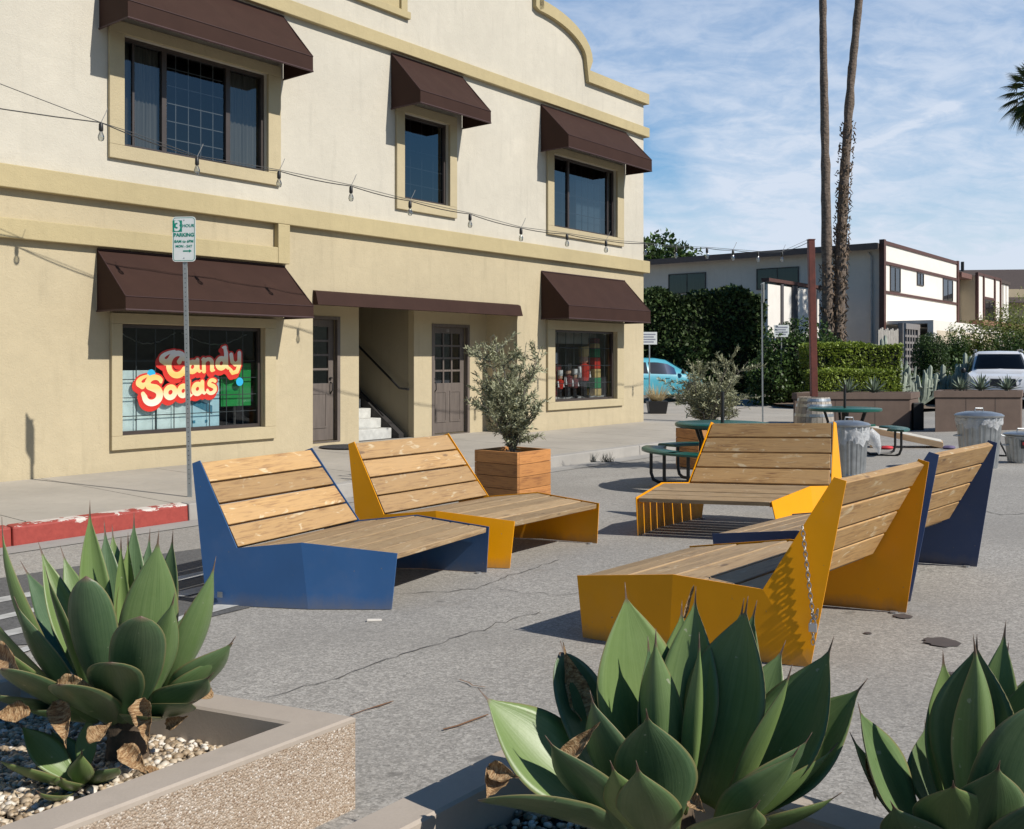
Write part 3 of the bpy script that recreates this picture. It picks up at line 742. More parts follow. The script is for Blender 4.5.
# ------------------------------------------------------------------ the lounge benches
TL = dict(FB=(-.546, .011, 0), FT=(-.487, 0, .321), CT=(-.618, .59, .387), CB=(-.632, .516, 0), JT=(-.66, 1.035, .345), BB=(-.69, 1.224, 0), BT=(-.612, 1.349, .89))
TRR = dict(FB=(.632, -.123, 0), FT=(.623, -.15, .321), CT=(.658, .432, .387), CB=(.668, .40, 0), JT=(.597, .878, .345), BB=(.559, 1.09, 0), BT=(.495, 1.212, .89))
GN = Vector((-.033*nv.x, -.033*nv.y, 1)).normalized()
def bench(pose, paint, label, group, mirror=False, tag_plate=False):
    x, y, th, sc = pose
    Lp = {k: Vector(v) for k, v in TL.items()}; Rp = {k: Vector(v) for k, v in TRR.items()}
    if mirror:
        Lp, Rp = {k: Vector((-v.x, v.y, v.z)) for k, v in Rp.items()}, {k: Vector((-v.x, v.y, v.z)) for k, v in Lp.items()}
    root = thing('lounge_bench', label, 'bench', (x, y, .033*(qof(x, y)-8.5)+.004), 0, group)
    q = Vector((0, 0, 1)).rotation_difference(GN) @ Matrix.Rotation(th, 3, 'Z').to_quaternion()
    root.rotation_euler = q.to_euler(); root.scale = (sc, sc, sc)
    for side, P in ((-1, Lp), (1, Rp)):
        def plane_x(a, b, c, p):
            n_ = (b-a).cross(c-a); return a.x-(n_.y*(p.y-a.y)+n_.z*(p.z-a.z))/n_.x
        P['CB'] = Vector((plane_x(P['FB'], P['FT'], P['CT'], P['CB']), P['CB'].y, 0))
        P['BB'] = Vector((plane_x(P['CB'], P['CT'], P['JT'], P['BB']), P['BB'].y, 0))
        BT2 = P['BT']+Vector((-side*.004, .050, -.012))
        BT2.x = plane_x(P['JT'], P['BT'], P['BB'], BT2)
        facets = (('FB', 'FT', 'CT', 'CB'), ('CB', 'CT', 'JT', 'BB'), ('JT', 'BT', 'BT2', 'BB'))
        Q = dict(P, BT2=BT2); names = ['FB', 'FT', 'CT', 'CB', 'JT', 'BB', 'BT', 'BT2']; ix = {n: i for i, n in enumerate(names)}
        # raise the plate edges 4 mm over the timber
        W = {n: Q[n]+(Vector((0, 0, .006)) if n in ('FT', 'CT', 'JT', 'BT') else Vector()) for n in names}
        W['FT'] = W['FT']+Vector((0, -.005, 0)); W['BT'] = W['BT']+Vector((0, -.004, 0))
        mb = MB(); t = .007
        mb.v = [tuple(W[n]+Vector((side*t, 0, 0))) for n in names]+[tuple(W[n]) for n in names]
        fs = []
        for f_ in facets:
            a = [ix[n] for n in f_]
            fs.append(a if side < 0 else a[::-1]); fs.append([i+8 for i in (a[::-1] if side < 0 else a)])
        rim = ['FB', 'FT', 'CT', 'JT', 'BT', 'BT2', 'BB', 'CB']
        for a, b in zip(rim, rim[1:]+rim[:1]): 
            k = [ix[a], ix[a]+8, ix[b]+8, ix[b]]; fs.append(k if side < 0 else k[::-1])
        mb.f = [tuple(a) for a in fs]; mb.uv = [[(0, 0)]*len(a) for a in fs]; mb.t = [.5]*len(fs); mb.mi = [0]*len(fs)
        pl = mb.build('side_panel', paint, root, world=False)
        for fp in (P['FB'], P['BB']):
            f2 = MB(); f2.lathe([(.022, -.012), (.022, .003)], (fp.x-side*.03, fp.y+(.05 if fp is P['FB'] else -.06), .004), 10)
            f2.build('levelling_foot', mat('zinc_foot', (.4, .4, .4), .4, .6), root, world=False)
    def boards(name, A, B, C, D, n, m, th_=.036, gap=.014, inset=.012):
        """boards between left edge A->B and right edge C->D"""
        sec = MB()
        for k in range(n):
            a0 = A.lerp(B, k/n); a1 = A.lerp(B, (k+1)/n); c0 = C.lerp(D, k/n); c1 = C.lerp(D, (k+1)/n)
            u = (B-A).normalized(); w = (c0-a0).normalized(); g = u*gap*.5
            a0, a1, c0, c1 = a0+g, a1-g, c0+g, c1-g
            jit = Vector((0, 0, rng.normal()*.0012))
            ii = w*inset; nn = w.cross(u).normalized()*th_
            T = [a0+ii, c0-ii, c1-ii, a1+ii]; T = [p+jit for p in T]
            sec.hexa([p-nn for p in T]+T, grain=w)
        return sec.build(name, m, root, world=False, bevel=.005)
    lift = Vector((0, 0, 0))
    s1 = boards('seat', Lp['FT'], Lp['CT'], Rp['FT'], Rp['CT'], 4, SWOOD)
    s2 = boards('seat', Lp['CT'], Lp['JT'], Rp['CT'], Rp['JT'], 3, SWOOD)
    bk = boards('backrest', Lp['JT']+Vector((0, .0, .008)), Lp['BT'], Rp['JT']+Vector((0, 0, .008)), Rp['BT'], 4, BWOOD, .042)
    # angle irons under the timber
    for P, side in ((Lp, -1), (Rp, 1)):
        mb = MB()
        o = Vector((-side*.02, 0, -.044))
        for a, b in (('FT', 'CT'), ('CT', 'JT')):
            A_, B_ = P[a]+o, P[b]+o; A_ = A_.lerp(B_, .06); B_ = B_.lerp(A_, .06)
            mb.hexa([A_+Vector((-.014, 0, -.004)), A_+Vector((.014, 0, -.004)), B_+Vector((.014, 0, -.004)), B_+Vector((-.014, 0, -.004)), A_+Vector((-.014, 0, .002)), A_+Vector((.014, 0, .002)), B_+Vector((.014, 0, .002)), B_+Vector((-.014, 0, .002))])
        mb.build('support_rail', paint, root, world=False)
    if tag_plate:
        mb = MB(); p = (Lp['CB'].lerp(Lp['BB'], .86)); tdir = (Lp['BB']-Lp['CB']).normalized(); up = (Lp['JT']-Lp['BB']).normalized()
        up = Vector((0, 0, 1)); base = Lp['CB'].lerp(Lp['BB'], .83)+up*.05+Vector((-.0095, 0, 0)) + tdir*0
        nrm = tdir.cross(up).normalized()*(-1)
        if nrm.x > 0: nrm = -nrm
        base = base + nrm*.004
        mb.hexa([base, base+tdir*.035, base+tdir*.035+nrm*.002, base+nrm*.002, base+up*.035, base+tdir*.035+up*.035, base+tdir*.035+up*.035+nrm*.002, base+up*.035+nrm*.002])
        mb.build('maker_plate', GALV, root, world=False)
    return root, Lp, Rp
gB = 'angular steel and timber lounge benches in the street'
bench((-.5264, 6.4896, 1.2086, 1.0103), BLUE, 'blue lounge bench nearest the red kerb, facing right, pale timber back in full sun', gB, tag_plate=True)
bench((.2751, 7.6681, 1.0491, 1.0259), YEL, 'yellow lounge bench beside the cedar olive planter, behind the blue bench', gB)
bench((1.7032, 8.2512, -.5918, 1.0264), YEL, 'yellow lounge bench facing the camera in front of the green picnic table', gB, mirror=True)
rD, LD, RD = bench((.8363, 5.6631, -2.1774, .9867), YEL, 'yellow lounge bench with chain and padlock on its side, nearest the camera', gB)
bench((1.8246, 6.9224, -2.191, .9895), NAVY, 'dark blue lounge bench seen from behind at the right', gB)

# chain and padlock hanging on the near yellow bench (its own thing)
def chain():
    bpy.context.view_layer.update()
    MW = rD.matrix_world
    JT, BT, BB = RD['JT'], RD['BT'], RD['BB']
    nrm = (BT-JT).cross(BB-JT).normalized()
    if nrm.x < 0: nrm = -nrm
    a = MW @ (JT.lerp(BT, .56)+nrm*.012); back = MW @ (BT.lerp(BB, .70)+nrm*.012)
    mid = MW @ (JT.lerp(BT, .30)*.45+BB.lerp(BT, .32)*.55+nrm*.05)
    outw = (MW.to_3x3() @ nrm).normalized()
    p0 = at(813, 508, a.y); 
    t = thing('padlock_chain', 'steel chain with a small silver padlock hanging on the yellow bench side', 'chain', a)
    lock = Vector((back.x, back.y, 0))
    A_ = a+outw*.015; B_ = back+outw*.03
    low = A_.lerp(B_, .72); low.z = A_.z-.40
    pts = []
    for i in range(31):
        k = i/30; pts.append(A_*(1-k)**2+2*((A_.lerp(low, .55))+Vector((0, 0, -.02)))*k*(1-k)+low*k*k)
    pts2 = [low.lerp(B_, k/8)+Vector((0, 0, -.02*math.sin(k/8*math.pi))) for k in range(9)]
    tail = [low+Vector((0, 0, -.012*k)) for k in range(12)]
    mb = MB()
    def links(P):
        L_ = 0; d = 0; j = 0; step = .024
        for p, q in zip(P, P[1:]):
            seg = (q-p).length
            while d <= seg+1e-9:
                c = p.lerp(q, d/seg) if seg else p; tdir = (q-p).normalized(); sd = tdir.cross(Vector((0, 0, 1)) if abs(tdir.z) < .9 else Vector((1, 0, 0))).normalized()
                if j % 2: sd = tdir.cross(sd)
                mb.tube([c+tdir*.016*math.cos(w)+sd*.009*math.sin(w) for w in [2*math.pi*i/8 for i in range(9)]], .0030, 5); j += 1; d += step
            d -= seg
    links(pts); links(pts2); links(tail)
    mb.build('chain_links', mat('chain_steel', (.42, .40, .37), .35, .85), t)
    c = low+outw*.012+Vector((0, 0, -.05)); sd = outw.cross(Vector((0, 0, 1))).normalized()
    mb = MB()
    mb.hexa([c+sd*x+outw*y+Vector((0, 0, z)) for z in (-.022, .018) for x, y in ((-.019, -.008), (.019, -.008), (.019, .008), (-.019, .008))])
    pk = mb.build('padlock', mat('padlock_body', (.55, .56, .58), .3, .7), t, bevel=.003)
    mb = MB(); mb.tube([c+sd*.013*math.cos(w)+Vector((0, 0, .018+.022*math.sin(w))) for w in [math.pi*i/8 for i in range(9)]], .003, 6); mb.build('shackle', GALV, pk)
chain()

# ------------------------------------------------------------------ painted shop lettering
def sdf_mesh(strokes, res, grow, lay, shift=(0, 0)):
    """flat filled outline of a union of fat strokes; lay(x,y)->world point"""
    P = []
    for s in strokes:
        for (x0, y0, r0), (x1, y1, r1) in zip(s, s[1:]): P.append((x0, y0, r0, x1, y1, r1))
    P = np.array(P); m = 1.0
    x0, x1 = (P[:, [0, 3]].min()-.6, P[:, [0, 3]].max()+.6); y0, y1 = (P[:, [1, 4]].min()-.6, P[:, [1, 4]].max()+.6)
    X = np.arange(x0, x1, res); Y = np.arange(y0, y1, res); gx, gy = np.meshgrid(X, Y, indexing='ij'); D = np.full(gx.shape, 1e9)
    for a, b, ra, c, d, rb in P:
        vx, vy = c-a, d-b; L2 = vx*vx+vy*vy+1e-12; t = np.clip(((gx-a)*vx+(gy-b)*vy)/L2, 0, 1)
        D = np.minimum(D, np.hypot(gx-a-t*vx, gy-b-t*vy)-(ra+(rb-ra)*t))
    D -= grow
    mb = MB()
    for i in range(len(X)-1):
        for j in range(len(Y)-1):
            c = [(X[i], Y[j], D[i, j]), (X[i+1], Y[j], D[i+1, j]), (X[i+1], Y[j+1], D[i+1, j+1]), (X[i], Y[j+1], D[i, j+1])]
            if all(q[2] > 0 for q in c): continue
            out = []
            for k in range(4):
                p, q = c[k], c[(k+1) % 4]
                if p[2] <= 0: out.append((p[0], p[1]))
                if (p[2] <= 0) != (q[2] <= 0):
                    t = p[2]/(p[2]-q[2]); out.append((p[0]+(q[0]-p[0])*t, p[1]+(q[1]-p[1])*t))
            if len(out) >= 3: mb.face([lay(x+shift[0], y+shift[1]) for x, y in out])
    return mb
def arcp(cx, cy, rx, ry, a0, a1, r0, r1, n=14):
    return [(cx+rx*math.cos(R(a0+(a1-a0)*i/n)), cy+ry*math.sin(R(a0+(a1-a0)*i/n)), r0+(r1-r0)*i/n) for i in range(n+1)]
def candy():
    def sh(st, dx, dy, k=1, rot=0):
        out = []
        for s in st: out.append([(dx+k*x, dy+k*y+rot*(dx+k*x), k*r) for x, y, r in s])
        return out
    o_ = [arcp(.42, .42, .27, .27, 0, 360, .155, .155, 20)]
    a_ = [arcp(.38, .40, .24, .25, 0, 360, .15, .15, 20), [(.68, .74, .13), (.68, .25, .14), (.80, .12, .10), (.92, .14, .05)]]
    n_ = [[(.14, .74, .12), (.16, .10, .135)], [(.16, .45, .10)]+arcp(.42, .50, .24, .22, 170, 10, .10, .13, 8)+[(.66, .12, .14), (.80, .08, .07)], [(.02, .72, .05), (.14, .74, .1)]]
    d_ = [arcp(.38, .40, .24, .25, 0, 360, .15, .15, 20), [(.60, 1.22, .11), (.68, .9, .14), (.68, .25, .14), (.80, .10, .10), (.92, .12, .05)], [(.46, 1.24, .06), (.62, 1.22, .12)]]
    y_ = [[(.14, .78, .13), (.20, .40, .13), (.40, .22, .12), (.60, .34, .12)], [(.66, .82, .13), (.66, .20, .14), (.52, -.16, .13), (.22, -.22, .11), (.12, -.06, .12)]]
    s_ = [arcp(.42, .58, .20, .17, 30, 200, .11, .12, 8)+arcp(.36, .24, .25, .20, 70, -160, .14, .10, 10), [(.62, .70, .09), (.60, .74, .06)], [(.15, .16, .11), (.12, .24, .09)]]
    C_ = [arcp(.62, .62, .50, .56, 62, 325, .15, .18, 22), [(.90, 1.08, .15), (.98, .86, .13)], arcp(.62, .98, .9, .34, 100, 190, .07, .17, 10), [(-.26, .92, .17), (-.08, .78, .16), (.06, .90, .09)], [(.86, .98, .10), (.72, .74, .15)]]
    S_ = [arcp(.62, .98, .36, .27, 25, 215, .13, .17, 14)+arcp(.50, .38, .40, .36, 65, -175, .21, .15, 16), [(.10, .34, .15), (.02, .50, .12)], arcp(.45, 1.06, .66, .30, 105, 185, .07, .16, 10), [(-.20, 1.0, .16), (-.02, .86, .15), (.10, .98, .08)], [(.94, 1.12, .12), (.96, 1.0, .09)]]
    w1 = sh(C_, 0, .0, 1.0, .10)+sh(a_, 1.12, 0, .98, .10)+sh(n_, 2.02, 0, .98, .10)+sh(d_, 2.86, 0, 1, .10)+sh(y_, 3.72, .02, 1.0, .10)
    w2 = sh(S_, 0, 0, 1.05, .06)+sh(o_, 1.14, 0, .98, .10)+sh(d_, 1.92, 0, .98, .10)+sh(a_, 2.76, 0, .98, .10)+sh(s_, 3.62, .02, .98, .10)
    k = .262; w = WIN[3]
    def lay(q, sx, zx, c):
        return lambda x, y: FP(sx-x*c, q, zx+y*c)
    m, nt, b = nodes('sign_gradient'); v = ocoord(nt); sp = nt.nodes.new('ShaderNodeSeparateXYZ'); nt.links.new(v, sp.inputs[0])
    c = ramp(nt, math_(nt, 'FRACT', math_(nt, 'MULTIPLY_ADD', sp.outputs[2], 1.0, -.0)), [(0, (.78, .76, .74)), (.12, (.80, .62, .28)), (.26, (.80, .50, .15)), (.34, (.8, .76, .72)), (.44, (.80, .50, .16)), (.62, (.80, .66, .38)), (.80, (.76, .76, .78)), (1, (.76, .76, .78))])
    c = ramp(nt, sp.outputs[2], [(.86, (.80, .78, .76)), (.98, (.80, .62, .30)), (1.0, (.8, .5, .16))])
    nt.links.new(sp.outputs[2], nt.nodes.new('ShaderNodeMath').inputs[0])
    mp = nt.nodes.new('ShaderNodeMapRange'); nt.links.new(sp.outputs[2], mp.inputs[0]); mp.inputs[1].default_value = .75; mp.inputs[2].default_value = 1.72
    c = ramp(nt, mp.outputs[0], [(.02, (.74, .74, .76)), (.20, (.78, .70, .55)), (.38, (.80, .52, .18)), (.44, (.80, .56, .22)), (.56, (.80, .46, .12)), (.72, (.80, .62, .30)), (.86, (.76, .75, .74))])
    nt.links.new(c, b.inputs['Base Color']); b.inputs['Roughness'].default_value = .5
    red = mat('sign_red', (.56, .022, .012), .5, var=.03)
    for st, sx, zx, kk in ((w1, 12.50, 1.255, .272), (w2, 12.86, .90, .270)):
        sdf_mesh(st, .045, .075, lay(-.094, sx, zx, kk)).build('lettering_shadow', red, w)
        sdf_mesh(st, .045, .085, lay(-.0955, sx, zx, kk), (-.10, -.17)).build('lettering_shadow', red, w)
        sdf_mesh(st, .040, -.012, lay(-.090, sx, zx, kk)).build('lettering', m, w)
    cy = mat('sign_cyan', (.02, .36, .62), .5, var=.03)
    for s, z in ((12.73, 1.31), (11.30, 1.18)):
        mb = MB(); mb.face([FP(s-.062*math.cos(2*math.pi*j/20), -.0935, z+.062*math.sin(2*math.pi*j/20)) for j in range(20)]); mb.build('cyan_dot', cy, w)
    # things standing in the window
    card = mat('pale_cyan_card', (.74, .86, .84), .7, var=.16, scale=5); cb = mat('blue_print', (.05, .22, .32), .6)
    for (a, b_, z1, lab) in ((12.62, 13.17, 1.36, 'pale card panel at the left of the candy window'), (12.14, 12.60, 1.08, 'low pale card panel under the lettering of the candy window')):
        t = thing('shop_card', lab, 'display board', FP((a+b_)/2, -.35, .54))
        mb = MB(); fbox(mb, a, b_, -.19, -.165, .545, z1); mb.build('board', card, t)
        mb = MB(); fbox(mb, a+.1, b_-.1, -.42, -.40, .04, .9); mb.build('prop', DARKROOM, t)
    t = thing('shop_card', 'pale blue printed card box right of the lettering in the candy window', 'display board', FP(11.88, -.35, .54))
    mb = MB(); fbox(mb, 11.60, 12.12, -.26, -.17, .545, 1.30); mb.build('board', mat('pale_blue_card', (.50, .74, .82), .7, var=.1), t)
    mb = MB(); fbox(mb, 11.66, 11.84, -.168, -.164, .98, 1.25); mb.hexa([FP(12.08, -.168, .88), FP(11.72, -.168, .72), FP(11.72, -.164, .72), FP(12.08, -.164, .88), FP(12.08, -.168, .98), FP(11.72, -.168, .84), FP(11.72, -.164, .84), FP(12.08, -.164, .98)])
    for s in (12.02, 11.82): fbox(mb, s-.02, s+.02, -.168, -.164, .60, .64)
    mb.build('print', cb, t)
    t = thing('display_board', 'plain green board at the right of the candy window', 'display board', FP(11.3, -.4, .54))
    mb = MB(); fbox(mb, 11.04, 11.56, -.20, -.18, .82, 1.45); mb.build('board', mat('green_board', (.01, .30, .06), .6), t)
    mb = MB(); fbox(mb, 11.29, 11.33, -.23, -.20, .04, .9); mb.build('stand', DARKROOM, t)
    t = thing('display_plant', 'small green sprig with thin stem before the pale card panel', 'plant', FP(12.85, -.25, .52))
    mb = MB(); mb.tube([FP(12.85, -.25, .52), FP(12.86, -.25, .9), FP(12.95, -.25, 1.05)], .008, 5); mb.build('stem', mat('stem_green', (.08, .16, .05)), t)
    pts = np.array([list(FP(12.85+rng.normal()*.07, -.25+rng.normal()*.02, .80+rng.normal()*.12)) for _ in range(120)])
    leafcloud('foliage', leafmat('sprig_leaf', (.03, .09, .03), (.08, .20, .06)), t, pts, .05)
    mb = MB()
    for (a, b_) in ((13.15, 12.3), (12.2, 11.1)):
        mb.tube([FP(a+(b_-a)*k/14, -.2, 1.88-.16*math.sin(math.pi*k/14)+.01*(k % 2)) for k in range(15)], .008, 5)
    tag(mb.build('window_garland', mat('tinsel', (.35, .34, .30), .3, .6)), 'thin garland draped across the top inside the candy window', 'garland')
candy()
# the other shop window: toy soldiers, parcels and a snow blanket
def toywin():
    redm = mat('toy_red', (.55, .03, .015), .5); gr = mat('toy_green', (.01, .22, .07), .5); wh = mat('toy_white', (.7, .7, .7), .5)
    gold = mat('toy_gold', (.55, .40, .16), .5); blk = mat('toy_black', (.02, .02, .02), .5); sk = mat('toy_face', (.5, .32, .22), .6); pk = mat('toy_maroon', (.14, .02, .02), .6)
    mb = MB(); rows = []
    for j in range(5): rows.append([FP(3.6-2.36*k/26, -.22-.1*j, .66+.035*math.sin(k*1.3)+.02*math.sin(k*3.1+j)) for k in range(27)])
    mb.grid(rows); fbox(mb, 1.24, 3.6, -.66, -.2, .45, .6)
    tag(mb.build('snow_blanket', wh, smooth=True), 'white fluffy snow blanket along the sill of the toy window', 'decoration')
    def soldier(s, h, body, label, hat=blk, q=-.38):
        t = thing('toy_soldier', label, 'toy figure', FP(s, q, .68), 0, 'wooden toy soldiers in the shop window')
        c = FP(s, q, .68); w = h*.11
        mb = MB(); mb.lathe([(w*1.3, 0), (w*1.3, .03), (w*.7, .03), (w*.6, h*.3), (w, h*.32)], c, 12); mb.build('legs', blk, t)
        mb = MB(); mb.lathe([(w*.9, h*.32), (w*1.15, h*.45), (w*1.25, h*.62), (w*.5, h*.66)], c, 12); mb.build('coat', body, t)
        mb = MB(); mb.lathe([(w*.5, h*.66), (w*.85, h*.70), (w*.85, h*.78), (w*.6, h*.82)], c, 12); mb.build('head', sk, t)
        mb = MB(); mb.lathe([(w*.9, h*.80), (w*.95, h*.82), (w*1.0, h), (w*.9, h*1.0)], c, 12); mb.build('hat', hat, t)
        for d in (-1, 1):
            mb = MB(); a = FP(s+d*w*1.3, q, .68+h*.6); b = FP(s+d*w*1.5, q+.03, .68+h*.38); mb.tube([a, b], w*.35, 8); mb.build('arm', wh, t)
    soldier(1.95, 1.12, redm, 'tall toy soldier in red coat near the right of the toy window', gold)
    soldier(2.30, .62, pk, 'short dark maroon toy soldier in the middle of the toy window', wh)
    soldier(2.85, .60, redm, 'short red toy soldier with white hat left in the toy window', wh)
    soldier(2.55, .74, pk, 'maroon toy soldier with black hat beside the short red one', blk)
    t = thing('parcel_tower', 'tower of red, green and tan parcels at the right end of the toy window', 'parcels', FP(1.52, -.4, .68))
    z = .68
    for i, (m_, hh) in enumerate(((gold, .18), (gr, .24), (gold, .2), (redm, .26), (gr, .2), (gold, .12), (pk, .12))):
        mb = MB(); w = .13-.01*i*.5; fbox(mb, 1.52-w, 1.52+w, -.4-w, -.4+w, z, z+hh-.004); mb.build('parcel', m_, t, bevel=.012); z += hh
    t = thing('gift_box', 'pale gift boxes stacked on the left of the toy window', 'gift boxes', FP(3.0, -.45, .68))
    for a, b_, z0, z1, m_ in ((2.86, 3.12, 1.42, 1.66, wh), (2.95, 3.18, 1.0, 1.2, gold), (2.74, 2.93, 1.0, 1.41, pk), (3.14, 3.34, .95, 1.3, gold), (2.74, 3.4, .68, .94, pk)):
        mb = MB(); fbox(mb, a, b_, -.55, -.42, z0, z1); mb.build('box', m_, t, bevel=.006)
    mb = MB(); fbox(mb, 2.2, 3.4, -.9, -.88, .6, 1.9); tag(mb.build('display_shelf_back', mat('shelf_brown', (.09, .06, .045), .8)), 'dark brown shelf board behind the toys in the toy window', 'shelf')
    mb = MB(); fbox(mb, 1.3, 3.5, -.5, -.47, 1.86, 2.12); tag(mb.build('pelmet', mat('pelmet_beige', (.26, .24, .20), .8)), 'beige pelmet board along the top of the toy window', 'pelmet')
toywin()

# ------------------------------------------------------------------ parking signs
def sign_post(loc, top, label, rz, sw=.305, sh=.457, full=True, face_side=1, lean=(0, 0)):
    t = thing('parking_sign', label, 'street sign', loc)
    x, y, z = loc; tx, ty = lean
    P = lambda zz: Vector((x+tx*(zz-z), y+ty*(zz-z), zz))
    mb = MB(); w = .024
    c, s_ = math.cos(rz), math.sin(rz); ax = Vector((c, s_, 0)); ay = Vector((-s_, c, 0))
    rows = []
    for zz in (z-.05, top-.03):
        p = P(zz); rows.append([p-ax*w-ay*w*.5, p+ax*w-ay*w*.5, p+ax*w*.8+ay*w*.6, p-ax*w*.8+ay*w*.6])
    mb.grid(rows, True, capa=True, capb=True); post = mb.build('post', POLE, t)
    mb = MB()
    zz = z+.15
    while zz < top-.1:
        p = P(zz)-ay*(w*.5+.0012); mb.face([p+ax*.0055*math.cos(a)+Vector((0, 0, .0055*math.sin(a))) for a in [2*math.pi*j/8 for j in range(8)]]); zz += .0508
    mb.build('post_holes', mat('punched_hole', (.03, .03, .03), .8), post)
    # plate with rounded corners
    c0 = P(top-sh/2)-ay*.018; r = .035
    def rr(W, Hh, r, off):
        pts = []
        for cx_, cz_, a0 in ((W/2-r, Hh/2-r, 0), (-W/2+r, Hh/2-r, 90), (-W/2+r, -Hh/2+r, 180), (W/2-r, -Hh/2+r, 270)):
            for k in range(5): a = R(a0+90*k/4); pts.append(c0+ax*(cx_+r*math.cos(a))+Vector((0, 0, cz_+r*math.sin(a)))-ay*off)
        return pts
    mb = MB(); f_ = rr(sw, sh, r, .004); b = rr(sw, sh, r, .001); mb.grid([b, f_], True, capa=True, capb=True)
    pl = mb.build('sign_plate', SIGNW, t)
    loc_ = Vector(t.location)
    def fn(u0, v0): return lambda a, b_: c0+ax*(u0+a)+Vector((0, 0, v0+b_))-ay*.0062-loc_
    if full:
        mb = MB(); o_ = rr(sw-.02, sh-.02, r-.008, .0052); i_ = rr(sw-.03, sh-.03, r-.012, .0052)
        for k in range(len(o_)): j = (k+1) % len(o_); mb.face([o_[k], i_[k], i_[j], o_[j]])
        mb.build('border', SIGNG, pl)
        mb = MB(); q = [c0+ax*a+Vector((0, 0, b_))-ay*.0054 for a, b_ in ((-.128, .08), (-.022, .08), (-.022, .205), (-.128, .205))]; mb.face(q); mb.build('green_square', SIGNG, pl)
        textmesh('3', .15, SIGNW, pl, fn(-.075, .140), bold=.006); textmesh('HOUR', .047, SIGNG, pl, fn(.050, .145), bold=.0008)
        textmesh('PARKING', .055, SIGNG, pl, fn(0, .045), bold=.0018)
        textmesh('8AM to 6PM', .042, SIGNG, pl, fn(0, -.025), bold=.001); textmesh('MON - SAT', .038, SIGNG, pl, fn(0, -.078), bold=.001)
        mb = MB(); mb.face([c0+ax*a+Vector((0, 0, b_))-ay*.0056 for a, b_ in ((-.01, -.136), (.06, -.136), (.06, -.146), (.09, -.129), (.06, -.112), (.06, -.122), (-.01, -.122))]); mb.build('arrow', SIGNG, pl)
    else:
        textmesh('PARKING', .05, SIGNG, pl, fn(0, .1)); textmesh('ONLY', .05, SIGNG, pl, fn(0, .0))
    mb = MB()
    for zz in (sh*.42, -sh*.42): mb.tube([c0+Vector((0, 0, zz))-ay*.006, c0+Vector((0, 0, zz))+ay*.05], .007, 8)
    mb.build('bolt', GALV, pl)
g = G(190, 497)
sign_post(tuple(g), 3.06, 'perforated steel post with 3 hour parking sign by the red kerb', R(-6), .262, .49, lean=(-.020, 0))
g = G(762.8, 426); g = Vector((.2559*22.3, 22.3, 0))
sign_post((g.x, g.y, .0), 3.26, 'tall grey parking sign post seen edge-on beside the olive bush', R(88), lean=(-.006, 0))

